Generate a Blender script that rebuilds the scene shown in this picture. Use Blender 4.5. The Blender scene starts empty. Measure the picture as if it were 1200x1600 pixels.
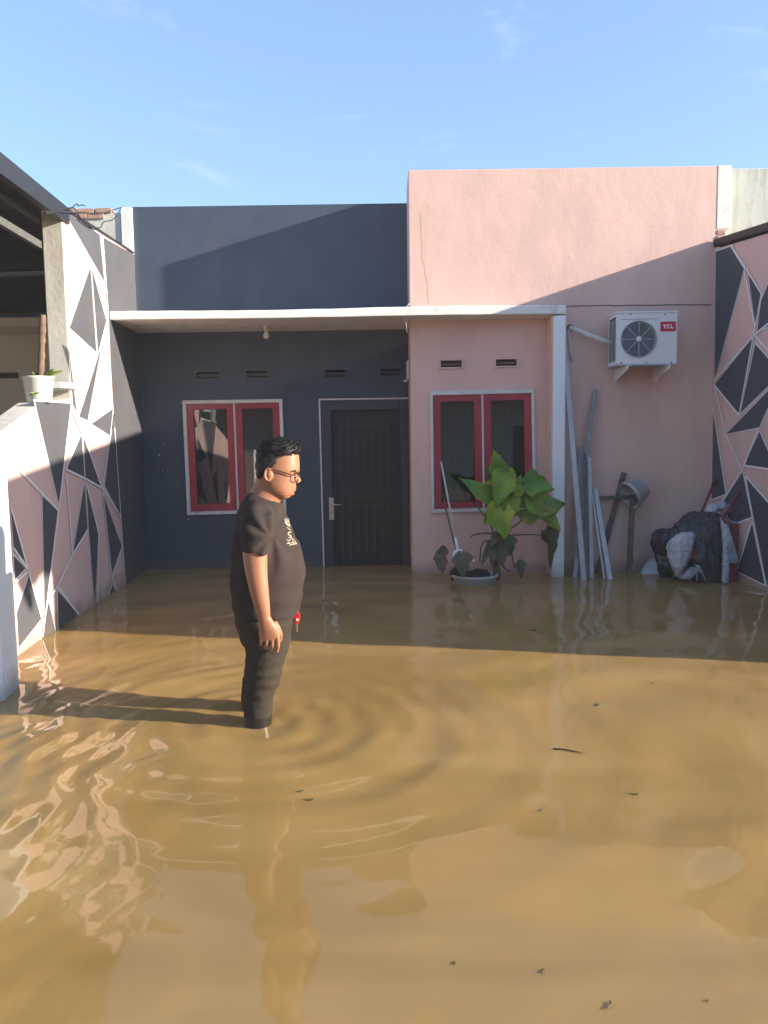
import bpy, bmesh, math, random
import numpy as np
from mathutils import Vector, Matrix
from mathutils.bvhtree import BVHTree
random.seed(7); rng = np.random.RandomState(7)
sc = bpy.context.scene
COL = sc.collection

# ------------------------------------------------------------------ camera
F_PX = 1200.0; PITCH = math.radians(5.2); ROLL = .014; CAM_H = 1.25
cr, sr, cp, sp = math.cos(ROLL), math.sin(ROLL), math.cos(PITCH), math.sin(PITCH)
fwd = Vector((0, cp, -sp)); up0 = Vector((0, sp, cp)); rt0 = Vector((1, 0, 0))
xa = rt0*cr - up0*sr; ya = rt0*sr + up0*cr; za = -fwd
cam = bpy.data.cameras.new('camera'); cam.lens = 27.0; cam.sensor_width = 36.0; cam.clip_end = 3000
cam_ob = bpy.data.objects.new('camera', cam); COL.objects.link(cam_ob)
m4 = Matrix((xa, ya, za)).transposed().to_4x4(); m4.translation = (0, 0, CAM_H)
cam_ob.matrix_world = m4; sc.camera = cam_ob

# ------------------------------------------------------------------ light
SUN = Vector((-1, .222, -.288)).normalized()            # direction the light travels
ELEV = math.asin(-SUN.z); AZ = math.atan2(-SUN.x, -SUN.y)
w = bpy.data.worlds.new('World'); sc.world = w; w.use_nodes = True
wt = w.node_tree; wt.nodes.clear()
wo = wt.nodes.new('ShaderNodeOutputWorld'); bg = wt.nodes.new('ShaderNodeBackground')
sky = wt.nodes.new('ShaderNodeTexSky'); sky.sky_type = 'NISHITA'; sky.sun_disc = False
sky.sun_elevation = ELEV; sky.sun_rotation = AZ; sky.altitude = 0; sky.air_density = 1.0
sky.dust_density = .6; sky.ozone_density = 1.6
SKY_STRENGTH = .092
bg.inputs['Strength'].default_value = SKY_STRENGTH
# faint cirrus wisps
tc = wt.nodes.new('ShaderNodeTexCoord'); mp = wt.nodes.new('ShaderNodeMapping')
mp.inputs['Scale'].default_value = (2.2, 2.2, 7.0); mp.inputs['Rotation'].default_value = (.25, .5, .3)
n1 = wt.nodes.new('ShaderNodeTexNoise'); n1.inputs['Scale'].default_value = 1.7; n1.inputs['Detail'].default_value = 9
n1.inputs['Roughness'].default_value = .62; n1.inputs['Distortion'].default_value = .8
r1 = wt.nodes.new('ShaderNodeValToRGB'); r1.color_ramp.elements[0].position = .56; r1.color_ramp.elements[1].position = .84
r1.color_ramp.elements[0].color = (0, 0, 0, 1); r1.color_ramp.elements[1].color = (.55, .55, .55, 1)
mx = wt.nodes.new('ShaderNodeMix'); mx.data_type = 'RGBA'
mx.inputs[7].default_value = (2.6, 2.75, 2.8, 1)
gm = wt.nodes.new('ShaderNodeMix'); gm.data_type = 'RGBA'; gm.blend_type = 'MULTIPLY'; gm.inputs[0].default_value = 1.0
gm.inputs[7].default_value = (.88, 1.09, 1.38, 1)
ga = wt.nodes.new('ShaderNodeGamma'); ga.inputs[1].default_value = .6      # the camera's soft highlight curve, over the whole sky
L = wt.links
L.new(tc.outputs['Generated'], mp.inputs[0]); L.new(mp.outputs[0], n1.inputs[0]); L.new(n1.outputs[0], r1.inputs[0])
L.new(sky.outputs[0], ga.inputs[0]); L.new(ga.outputs[0], gm.inputs[6]); L.new(gm.outputs[2], mx.inputs[6]); L.new(r1.outputs[0], mx.inputs[0])
L.new(mx.outputs[2], bg.inputs[0]); L.new(bg.outputs[0], wo.inputs[0])
sun = bpy.data.lights.new('sun', 'SUN'); sun.energy = 3.1; sun.angle = math.radians(.55); sun.color = (1, .89, .74)
sun_ob = bpy.data.objects.new('sun', sun); COL.objects.link(sun_ob)
sun_ob.rotation_euler = SUN.to_track_quat('-Z', 'Y').to_euler(); sun_ob.location = (8, -2, 6)
sc.view_settings.view_transform = 'Standard'; sc.view_settings.look = 'None'
sc.view_settings.gamma = 1; sc.view_settings.use_curve_mapping = False
sc.view_settings.exposure = 2.15

# ------------------------------------------------------------------ helpers
def ray(u, v):
    a = (u-600)/F_PX; b = -(v-800)/F_PX
    a, b = a*cr + b*sr, -a*sr + b*cr
    return Vector((a, cp + b*sp, -sp + b*cp))
def at(u, v, y):                       # point of the photograph on the vertical plane at distance y
    d = ray(u, v); t = y/d.y; return Vector((d.x*t, y, CAM_H + d.z*t))
def ground(u, v, z=0.0):
    d = ray(u, v); t = (z-CAM_H)/d.z; return Vector((d.x*t, d.y*t, z))
def on_line(u, v, a, b, off=0.0):      # on the vertical plane x + b*y = a, off = metres out of the plane towards -x
    d = ray(u, v); t = (a-off)/(d.x + b*d.y); return Vector((d.x*t, d.y*t, CAM_H + d.z*t))
LA, LB = -1.9695, .0559                # the party wall with the sun on it
RA, RB = 3.05 + .07*7.165, .07         # the party wall in shade
def xl(y): return LA - LB*y
def xr(y): return RA - RB*y

class MB:
    def __init__(s): s.v = []; s.f = []; s.m = []
    def add(s, vs, fs, mi=0):
        o = len(s.v); s.v += [tuple(p) for p in vs]
        s.f += [tuple(i+o for i in f) for f in fs]; s.m += [mi]*len(fs); return s
    def box(s, x0, x1, y0, y1, z0, z1, mi=0):
        return s.hexa([(x0,y0,z0),(x1,y0,z0),(x1,y1,z0),(x0,y1,z0),(x0,y0,z1),(x1,y0,z1),(x1,y1,z1),(x0,y1,z1)], mi)
    def hexa(s, p, mi=0):
        return s.add(p, [(0,3,2,1),(4,5,6,7),(0,1,5,4),(1,2,6,5),(2,3,7,6),(3,0,4,7)], mi)
    def slab(s, quad, depth, mi=0):    # quad (front, TL TR BR BL), extruded along +y
        q = [Vector(p) for p in quad]; b = [p + Vector((0, depth, 0)) for p in q]
        return s.add(q+b, [(0,3,2,1),(4,5,6,7),(0,1,5,4),(1,2,6,5),(2,3,7,6),(3,0,4,7)], mi)
    def prism(s, poly, d, mi=0):       # any polygon extruded by the vector d
        n = len(poly); d = Vector(d); a = [Vector(p) for p in poly]; b = [p+d for p in a]
        fs = [tuple(range(n))[::-1], tuple(range(n, 2*n))] + [(i, (i+1) % n, n+(i+1) % n, n+i) for i in range(n)]
        return s.add(a+b, fs, mi)
    def tube(s, pts, r, n=8, mi=0, cap=True, flat=1.0, roll=0.0, up=None):
        pts = [Vector(p) for p in pts]; k = len(pts)
        rr = r if isinstance(r, (list, tuple)) else [r]*k
        vs = []; prev = None
        for i, p in enumerate(pts):
            t = (pts[min(i+1, k-1)] - pts[max(i-1, 0)]).normalized()
            ref = Vector(up) if up else (prev if prev else (Vector((0, 0, 1)) if abs(t.z) < .9 else Vector((0, 1, 0))))
            e1 = (ref - t*ref.dot(t)).normalized(); e2 = t.cross(e1); prev = e1
            for j in range(n):
                a = 2*math.pi*j/n + roll
                vs.append(p + e1*(math.cos(a)*rr[i]) + e2*(math.sin(a)*rr[i]*flat))
        fs = [(i*n+j, i*n+(j+1) % n, (i+1)*n+(j+1) % n, (i+1)*n+j) for i in range(k-1) for j in range(n)]
        if cap: fs += [tuple(range(n))[::-1], tuple(range((k-1)*n, k*n))]
        return s.add(vs, fs, mi)
    def bar(s, a, b, w1, w2, mi=0, up=(0, 1, 0)):   # rectangular bar
        a, b = Vector(a), Vector(b); t = (b-a).normalized(); u = Vector(up); u = (u - t*u.dot(t)).normalized(); q = t.cross(u)
        vs = [p + q*(sx*w1/2) + u*(sy*w2/2) for p in (a, b) for sx, sy in ((-1,-1),(1,-1),(1,1),(-1,1))]
        return s.add(vs, [(0,3,2,1),(4,5,6,7),(0,1,5,4),(1,2,6,5),(2,3,7,6),(3,0,4,7)], mi)
    def lathe(s, prof, o, axis=(0, 0, 1), n=24, mi=0, closed=False, yscale=1.0):
        ax = Vector(axis).normalized(); e1 = ax.orthogonal().normalized(); e2 = ax.cross(e1); o = Vector(o)
        vs = [o + ax*h + e1*(r*math.cos(2*math.pi*j/n)) + e2*(r*yscale*math.sin(2*math.pi*j/n)) for r, h in prof for j in range(n)]
        k = len(prof)
        fs = [(i*n+j, i*n+(j+1) % n, (i+1)*n+(j+1) % n, (i+1)*n+j) for i in range(k-1) for j in range(n)]
        if closed: fs += [tuple(range(n))[::-1], tuple(range((k-1)*n, k*n))]
        return s.add(vs, fs, mi)
    def ball(s, c, r, n=12, mi=0):     # r may be a triple
        r = (r, r, r) if not hasattr(r, '__len__') else r; c = Vector(c); vs = []; m = n//2
        for i in range(m+1):
            a = math.pi*i/m
            for j in range(n):
                b = 2*math.pi*j/n
                vs.append(c + Vector((r[0]*math.sin(a)*math.cos(b), r[1]*math.sin(a)*math.sin(b), r[2]*math.cos(a))))
        fs = [(i*n+j, (i+1)*n+j, (i+1)*n+(j+1) % n, i*n+(j+1) % n) for i in range(m) for j in range(n)]
        return s.add(vs, fs, mi)
    def loft(s, rings, n=28, e=2.0, mi=0):   # rings: (back, front, half width, y centre): world points, closed tube with caps
        vs = []
        for B, Fp, hw, yc in rings:
            B, Fp = Vector(B), Vector(Fp); c = (B+Fp)/2; a = (Fp-B)/2
            for j in range(n):
                t = 2*math.pi*j/n; ct, st = math.cos(t), math.sin(t)
                x = math.copysign(abs(ct)**(2/e), ct); y = math.copysign(abs(st)**(2/e), st)
                p = c + a*x; vs.append((p.x, yc + hw*y, p.z))
        k = len(rings)
        fs = [(i*n+j, i*n+(j+1) % n, (i+1)*n+(j+1) % n, (i+1)*n+j) for i in range(k-1) for j in range(n)]
        fs += [tuple(range(n))[::-1], tuple(range((k-1)*n, k*n))]
        return s.add(vs, fs, mi)
    def mesh(s, name, fix=True):
        me = bpy.data.meshes.new(name); me.from_pydata(s.v, [], s.f); me.polygons.foreach_set('material_index', s.m)
        if fix:
            bm = bmesh.new(); bm.from_mesh(me); bmesh.ops.remove_doubles(bm, verts=bm.verts, dist=1e-5)
            bmesh.ops.recalc_face_normals(bm, faces=bm.faces); bm.to_mesh(me); bm.free()
        return me
    def build(s, name, mats, parent=None, smooth=False, bevel=0.0, fix=True):
        return link(name, s.mesh(name, fix), mats, parent, smooth, bevel)

def link(name, me, mats, parent=None, smooth=False, bevel=0.0):
    ob = bpy.data.objects.new(name, me); COL.objects.link(ob)
    for m in (mats if isinstance(mats, (list, tuple)) else [mats]): me.materials.append(m)
    if parent is not None:
        ob.parent = parent; ob.matrix_parent_inverse = PINV[parent.name]
        PINV[ob.name] = PINV[parent.name] @ Matrix() if False else Matrix()
        if parent.name in EMPT: ob.matrix_parent_inverse = EMPT[parent.name]
        else: ob.matrix_parent_inverse = Matrix()
    if smooth:
        me.polygons.foreach_set('use_smooth', [True]*len(me.polygons))
    if bevel:
        b = ob.modifiers.new('edge', 'BEVEL'); b.width = bevel; b.segments = 2; b.limit_method = 'ANGLE'; b.angle_limit = math.radians(40)
    return ob
PINV = {}; EMPT = {}
class _D(dict):
    def __missing__(s, k): return Matrix()
PINV = _D()
def thing(name, label, cat, loc=(0, 0, 0), group=None):
    o = bpy.data.objects.new(name, None); COL.objects.link(o); o.location = loc; o.empty_display_size = .1
    EMPT[o.name] = Matrix.Translation(-Vector(loc)); tag(o, label, cat, group); return o
def tag(o, label, cat, group=None):
    o['label'] = label; o['category'] = cat
    if group: o['group'] = group
    return o
def structure(o, kind='structure'): o['kind'] = kind; return o

def noise3(P, scale, seed=0, octaves=3):          # cheap smooth noise: sums of random sines
    r = np.random.RandomState(seed); P = np.asarray(P); out = np.zeros(len(P)); amp = 1.0; tot = 0
    for o in range(octaves):
        for k in range(5):
            d = r.normal(size=3); d /= np.linalg.norm(d)
            out += amp*np.sin(P @ d*scale*(2**o)*r.uniform(.7, 1.3) + r.uniform(0, 6.28)); tot += amp*.7
        amp *= .55
    return out/tot
def fuse(mb, voxel, smooth=6, factor=.5):          # one continuous surface out of overlapping closed shapes
    me = mb.mesh('fuse'); ob = bpy.data.objects.new('fuse', me); COL.objects.link(ob)
    r = ob.modifiers.new('r', 'REMESH'); r.mode = 'VOXEL'; r.voxel_size = voxel; r.adaptivity = 0
    if smooth:
        s = ob.modifiers.new('s', 'SMOOTH'); s.factor = factor; s.iterations = smooth
    dg = bpy.context.evaluated_depsgraph_get(); dg.update()
    out = bpy.data.meshes.new_from_object(ob.evaluated_get(dg))
    bpy.data.objects.remove(ob); bpy.data.meshes.remove(me)
    return out
def coords(me):
    a = np.empty(len(me.vertices)*3); me.vertices.foreach_get('co', a); return a.reshape(-1, 3)
def normals(me):
    a = np.empty(len(me.vertices)*3); me.vertices.foreach_get('normal', a); return a.reshape(-1, 3)
def setco(me, a): me.vertices.foreach_set('co', np.ascontiguousarray(a, dtype=np.float64).ravel()); me.update()

# ------------------------------------------------------------------ materials
def mat(name, col, rough=.6, var=.0, vscale=3.0, bump=0.0, bscale=60.0, metal=0.0, spec=.5, stain=None, stain_amt=0.0,
        stain_scale=(1.5, 1.5, .35), stain_pos=(.52, .75), sss=0.0, coat=0.0, big=0.0, trans=0.0, alpha=1.0, sheen=0.0):
    m = bpy.data.materials.new(name); m.use_nodes = True; t = m.node_tree; N = t.nodes; K = t.links
    p = N['Principled BSDF']; p.inputs['Base Color'].default_value = (*col, 1); p.inputs['Roughness'].default_value = rough
    p.inputs['Metallic'].default_value = metal; p.inputs['Specular IOR Level'].default_value = spec
    if sss: p.inputs['Subsurface Weight'].default_value = sss; p.inputs['Subsurface Radius'].default_value = (.012, .005, .003); p.inputs['Subsurface Scale'].default_value = 1
    if coat: p.inputs['Coat Weight'].default_value = coat
    if trans: p.inputs['Transmission Weight'].default_value = trans
    if sheen: p.inputs['Sheen Weight'].default_value = sheen
    p.inputs['Alpha'].default_value = alpha
    g = N.new('ShaderNodeNewGeometry'); cur = None
    if var:
        n = N.new('ShaderNodeTexNoise'); n.inputs['Scale'].default_value = vscale; n.inputs['Detail'].default_value = 6; n.inputs['Roughness'].default_value = .6
        K.new(g.outputs['Position'], n.inputs[0])
        mr = N.new('ShaderNodeMapRange'); mr.inputs[1].default_value = .3; mr.inputs[2].default_value = .7
        mr.inputs[3].default_value = 1-var; mr.inputs[4].default_value = 1+var*.6
        K.new(n.outputs[0], mr.inputs[0])
        x = N.new('ShaderNodeMix'); x.data_type = 'RGBA'; x.blend_type = 'MULTIPLY'; x.inputs[0].default_value = 1
        x.inputs[6].default_value = (*col, 1); K.new(mr.outputs[0], x.inputs[7]); cur = x.outputs[2]
    if stain:
        mpp = N.new('ShaderNodeMapping'); mpp.inputs['Scale'].default_value = stain_scale; K.new(g.outputs['Position'], mpp.inputs[0])
        n = N.new('ShaderNodeTexNoise'); n.inputs['Scale'].default_value = 2.2; n.inputs['Detail'].default_value = 8; n.inputs['Roughness'].default_value = .65
        K.new(mpp.outputs[0], n.inputs[0])
        mr = N.new('ShaderNodeMapRange'); mr.inputs[1].default_value = stain_pos[0]; mr.inputs[2].default_value = stain_pos[1]
        mr.inputs[3].default_value = 0; mr.inputs[4].default_value = stain_amt; K.new(n.outputs[0], mr.inputs[0])
        x = N.new('ShaderNodeMix'); x.data_type = 'RGBA'; K.new(mr.outputs[0], x.inputs[0])
        if cur: K.new(cur, x.inputs[6])
        else: x.inputs[6].default_value = (*col, 1)
        x.inputs[7].default_value = (*stain, 1); cur = x.outputs[2]
    if big or name.startswith('mural') or 'bluish' in name:          # silt left by the flood just above the water
        sp_ = N.new('ShaderNodeSeparateXYZ'); K.new(g.outputs['Position'], sp_.inputs[0])
        n = N.new('ShaderNodeTexNoise'); n.inputs['Scale'].default_value = 5; n.inputs['Detail'].default_value = 6; K.new(g.outputs['Position'], n.inputs[0])
        ad = N.new('ShaderNodeMath'); ad.operation = 'MULTIPLY_ADD'; ad.inputs[1].default_value = -.22; K.new(n.outputs[0], ad.inputs[0]); K.new(sp_.outputs[2], ad.inputs[2])
        mr = N.new('ShaderNodeMapRange'); mr.inputs[1].default_value = -.075; mr.inputs[2].default_value = .03; mr.inputs[3].default_value = .5; mr.inputs[4].default_value = 0; K.new(ad.outputs[0], mr.inputs[0])
        x = N.new('ShaderNodeMix'); x.data_type = 'RGBA'; K.new(mr.outputs[0], x.inputs[0])
        if cur: K.new(cur, x.inputs[6])
        else: x.inputs[6].default_value = (*col, 1)
        x.inputs[7].default_value = (.11, .085, .055, 1); cur = x.outputs[2]
    if cur: K.new(cur, p.inputs['Base Color'])
    if bump or big:
        last = None
        if big:
            n = N.new('ShaderNodeTexNoise'); n.inputs['Scale'].default_value = 2.6; n.inputs['Detail'].default_value = 3; K.new(g.outputs['Position'], n.inputs[0])
            b = N.new('ShaderNodeBump'); b.inputs['Strength'].default_value = 1; b.inputs['Distance'].default_value = big
            K.new(n.outputs[0], b.inputs['Height']); last = b
        if bump:
            n = N.new('ShaderNodeTexNoise'); n.inputs['Scale'].default_value = bscale; n.inputs['Detail'].default_value = 4; K.new(g.outputs['Position'], n.inputs[0])
            b = N.new('ShaderNodeBump'); b.inputs['Strength'].default_value = .6; b.inputs['Distance'].default_value = bump
            K.new(n.outputs[0], b.inputs['Height'])
            if last: K.new(last.outputs[0], b.inputs['Normal'])
            last = b
        K.new(last.outputs[0], p.inputs['Normal'])
    return m

PINK = (.69, .455, .39); DARK = (.050, .070, .104); WHITE = (.74, .72, .67)
M = dict(
    pink=mat('pink_paint', PINK, .75, .06, 2.2, .0015, 35, stain=(.53, .365, .32), stain_amt=.55, stain_scale=(1.6, 1.6, .5), stain_pos=(.48, .72), big=.007),
    dark=mat('charcoal_paint', DARK, .62, .12, 3.0, .002, 45, stain=(.10, .10, .11), stain_amt=.35, big=.004, spec=.35),
    white=mat('white_paint', WHITE, .7, .06, 4, .003, 45, stain=(.28, .26, .21), stain_amt=.6, stain_scale=(3, 3, 1.6), stain_pos=(.54, .76)),
    column=mat('bluish_white_paint', (.76, .80, .82), .6, .05, 3, .002, 40, stain=(.45, .42, .36), stain_amt=.4),
    line=mat('white_line_paint', (.80, .81, .82), .6, .06, 6),
    mpink=mat('mural_pink_paint', (.69, .46, .41), .6, .06, 3, .0015, 40, stain=(.47, .30, .27), stain_amt=.3),
    mdark=mat('mural_charcoal_paint', (.078, .077, .086), .55, .1, 3, .0015, 40, stain=(.12, .11, .11), stain_amt=.3, spec=.4),
    rdark=mat('mural_charcoal_shaded', (.056, .066, .095), .55, .1, 3, .0015, 40, stain=(.10, .11, .13), stain_amt=.3, spec=.4),  # mural charcoal again, with the bluish tone of shade put into it
    render=mat('grey_cement_render', (.56, .53, .47), .85, .12, 3, .004, 30, stain=(.25, .23, .19), stain_amt=.6, stain_scale=(3, 3, .5)),
    mossy=mat('weathered_white_render', (.55, .55, .48), .85, .1, 4, .003, 30, stain=(.13, .14, .10), stain_amt=.65, stain_scale=(4, 4, .55), stain_pos=(.5, .8)),
    beige=mat('beige_paint', (.50, .45, .38), .7, .08, 2, .002, 40),
    blueband=mat('blue_grey_paint', (.16, .20, .25), .7, .08, 2),
    brick=mat('orange_brick', (.44, .27, .19), .9, .25, 14, .004, 60),
    red=mat('red_window_paint', (.34, .030, .045), .38, .12, 5, .0008, 30, stain=(.22, .02, .03), stain_amt=.5),
    trim=mat('old_white_gloss', (.62, .60, .57), .5, .12, 9, .001, 60, stain=(.20, .17, .13), stain_amt=.7, stain_scale=(6, 6, 6), stain_pos=(.6, .72)),
    doorframe=mat('blue_black_gloss', (.035, .040, .052), .4, .15, 4, stain=(.08, .08, .09), stain_amt=.4),
    door=mat('dark_brown_wood', (.011, .007, .006), .45, .25, 6, .001, 30),
    lattice=mat('door_moulding', (.045, .032, .028), .5, .2, 8),
    steel=mat('brushed_steel', (.55, .55, .53), .32, .1, 20, metal=.9),
    truss=mat('painted_truss', (.09, .088, .085), .6, .3, 30),
    galv=mat('galvanised_steel', (.27, .28, .29), .5, .25, 12, .0005, 50, metal=.35, stain=(.20, .17, .14), stain_amt=.5, stain_scale=(5, 5, 2)),
    alum=mat('dull_aluminium', (.42, .44, .46), .45, .15, 8, .0005, 60, metal=.3, stain=(.3, .28, .25), stain_amt=.5, stain_scale=(5, 5, 1.5)),
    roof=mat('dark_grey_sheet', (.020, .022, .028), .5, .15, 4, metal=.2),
    wood=mat('weathered_wood', (.13, .105, .095), .8, .35, 9, .003, 40, stain=(.04, .033, .03), stain_amt=.8, stain_scale=(6, 6, 3)),
    plastic=mat('white_plastic', (.55, .55, .50), .45, .05, 8),
    black=mat('black_plastic', (.018, .018, .02), .45),
    tarp=mat('black_plastic_sheet', (.022, .026, .042), .32, .3, 8, .014, 24, spec=.5),
    sack=mat('white_sack', (.43, .45, .50), .36, .2, 9, .012, 34, spec=.5),
    clear=mat('milky_plastic_sheet', (.40, .44, .50), .3, .35, 12, .004, 40, spec=.6),
    hred=mat('red_enamel', (.22, .024, .034), .4, .2, 12),
    acbody=mat('ac_white_enamel', (.70, .72, .72), .45, .04, 4),
    acdark=mat('ac_dark_inside', (.030, .033, .04), .6),
    acgrey=mat('ac_grille_grey', (.38, .41, .45), .5),
    badge=mat('badge_red', (.50, .018, .055), .35),
    bwhite=mat('badge_white', (.8, .8, .8), .4),
    pipe=mat('wrapped_pipe', (.58, .57, .54), .7, .15, 20, .002, 80),
    cable=mat('black_cable', (.02, .02, .02), .6),
    bulb=mat('bulb_glass', (.72, .70, .62), .2),
    trunk=mat('fibrous_brown_stem', (.16, .105, .07), .9, .35, 14, .006, 60),
    stalk=mat('leaf_stalk', (.10, .075, .055), .6, .3, 10),
    pot=mat('grey_white_pot', (.42, .43, .42), .6, .15, 6, stain=(.2, .17, .12), stain_amt=.5),
    soil=mat('black_soil', (.018, .016, .013), .95, .4, 30, .02, 60),
    bucket=mat('grey_bucket', (.36, .37, .38), .5, .15, 6, stain=(.2, .18, .16), stain_amt=.5),
    inside=mat('dark_room', (.05, .05, .055), .9),
    curtain=mat('brown_curtain', (.024, .025, .032), .9, .2, 8),
    twig=mat('wet_twig', (.07, .045, .025), .6, .3, 20),
    faint=mat('crack_line', (.40, .25, .215), .95),
    crack=mat('dark_brown_joint', (.18, .12, .11), .95),  # dark brown, for the plaster joint and the slats in the pink wall
    skin=mat('skin', (.34, .145, .08), .52, .08, 18, .0006, 160, sss=.25, spec=.4),
    lips=mat('lips', (.33, .12, .09), .45, sss=.2),
    hair=mat('black_hair', (.010, .009, .009), .62, .3, 40, spec=.3),
    shirt=mat('brown_black_cotton', (.040, .030, .027), .95, .12, 5, .010, 16, spec=.1),
    print=mat('cream_shirt_print', (.42, .38, .28), .8),
    trousers=mat('dark_olive_denim', (.040, .032, .023), .88, .2, 7, .012, 20, spec=.15),
    wet=mat('wet_trouser_cloth', (.016, .014, .011), .35, .2, 7),
    frame=mat('black_spectacle_frame', (.012, .011, .011), .25),
    fob=mat('red_key_fob', (.55, .02, .025), .3),
    eye=mat('eye_white', (.30, .25, .22), .3),
)
def leafmat(name, a, b, spot=None, scale=5.0):
    m = mat(name, a, .42, 0, sss=0)
    t = m.node_tree; N = t.nodes; K = t.links; p = N['Principled BSDF']
    g = N.new('ShaderNodeNewGeometry'); n = N.new('ShaderNodeTexNoise'); n.inputs['Scale'].default_value = scale; n.inputs['Detail'].default_value = 5
    K.new(g.outputs['Position'], n.inputs[0]); r = N.new('ShaderNodeValToRGB'); r.color_ramp.elements[0].position = .38; r.color_ramp.elements[1].position = .62
    r.color_ramp.elements[0].color = (*a, 1); r.color_ramp.elements[1].color = (*b, 1)
    if spot: e = r.color_ramp.elements.new(.70); e.color = (*spot, 1)
    K.new(n.outputs[0], r.inputs[0]); K.new(r.outputs[0], p.inputs['Base Color'])
    tr = N.new('ShaderNodeBsdfTranslucent'); K.new(r.outputs[0], tr.inputs[0]); ms = N.new('ShaderNodeMixShader'); ms.inputs[0].default_value = .28
    K.new(p.outputs[0], ms.inputs[1]); K.new(tr.outputs[0], ms.inputs[2]); K.new(ms.outputs[0], N['Material Output'].inputs[0])
    return m
M['leaf'] = leafmat('green_leaf', (.10, .23, .022), (.24, .39, .035))
M['leafy'] = leafmat('yellowing_leaf', (.22, .36, .025), (.48, .50, .035))
M['leafo'] = leafmat('green_leaf_with_ochre', (.085, .20, .025), (.22, .27, .03), (.48, .26, .04), 7)
M['leafr'] = leafmat('pink_brown_leaf', (.17, .085, .06), (.25, .12, .09))
M['leafd'] = leafmat('dead_olive_leaf', (.065, .080, .028), (.115, .12, .045))
M['leafb'] = leafmat('dead_brown_leaf', (.11, .085, .05), (.16, .125, .075))
M['lime'] = leafmat('lime_leaf', (.20, .30, .03), (.34, .42, .05))

def glassmat():
    m = bpy.data.materials.new('window_glass'); m.use_nodes = True; t = m.node_tree; N = t.nodes; K = t.links; N.remove(N['Principled BSDF'])
    tr = N.new('ShaderNodeBsdfTransparent'); tr.inputs[0].default_value = (.55, .57, .6, 1)
    gl = N.new('ShaderNodeBsdfGlossy'); gl.inputs['Roughness'].default_value = .015; gl.inputs[0].default_value = (1, 1, 1, 1)
    fr = N.new('ShaderNodeFresnel'); fr.inputs[0].default_value = 1.85; ms = N.new('ShaderNodeMixShader')
    K.new(fr.outputs[0], ms.inputs[0]); K.new(tr.outputs[0], ms.inputs[1]); K.new(gl.outputs[0], ms.inputs[2]); K.new(ms.outputs[0], N['Material Output'].inputs[0])
    return m
M['glass'] = glassmat()
def watermat():
    m = bpy.data.materials.new('muddy_flood_water'); m.use_nodes = True; t = m.node_tree; N = t.nodes; K = t.links; p = N['Principled BSDF']
    p.inputs['Roughness'].default_value = .035; p.inputs['IOR'].default_value = 1.36
    p.inputs['Subsurface Weight'].default_value = 1; p.inputs['Subsurface Radius'].default_value = (1, .75, .45); p.inputs['Subsurface Scale'].default_value = .07      # silt scatters the light a hand's breadth
    g = N.new('ShaderNodeNewGeometry'); mpp = N.new('ShaderNodeMapping'); mpp.inputs['Scale'].default_value = (.55, 1.3, 1); K.new(g.outputs['Position'], mpp.inputs[0])
    n = N.new('ShaderNodeTexNoise'); n.inputs['Scale'].default_value = 1.1; n.inputs['Detail'].default_value = 6; n.inputs['Distortion'].default_value = 1.2; K.new(mpp.outputs[0], n.inputs[0])
    r = N.new('ShaderNodeValToRGB'); r.color_ramp.elements[0].position = .3; r.color_ramp.elements[1].position = .72
    r.color_ramp.elements[0].color = (.265, .163, .053, 1); r.color_ramp.elements[1].color = (.365, .235, .088, 1)
    K.new(n.outputs[0], r.inputs[0]); K.new(r.outputs[0], p.inputs['Base Color'])
    n2 = N.new('ShaderNodeTexNoise'); n2.inputs['Scale'].default_value = 14; n2.inputs['Detail'].default_value = 2; K.new(g.outputs['Position'], n2.inputs[0])
    b = N.new('ShaderNodeBump'); b.inputs['Strength'].default_value = .5; b.inputs['Distance'].default_value = .0008; K.new(n2.outputs[0], b.inputs['Height']); K.new(b.outputs[0], p.inputs['Normal'])
    return m
M['water'] = watermat()
M['mud'] = mat('yard_mud', (.16, .11, .07), .9, .2, 3)

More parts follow.
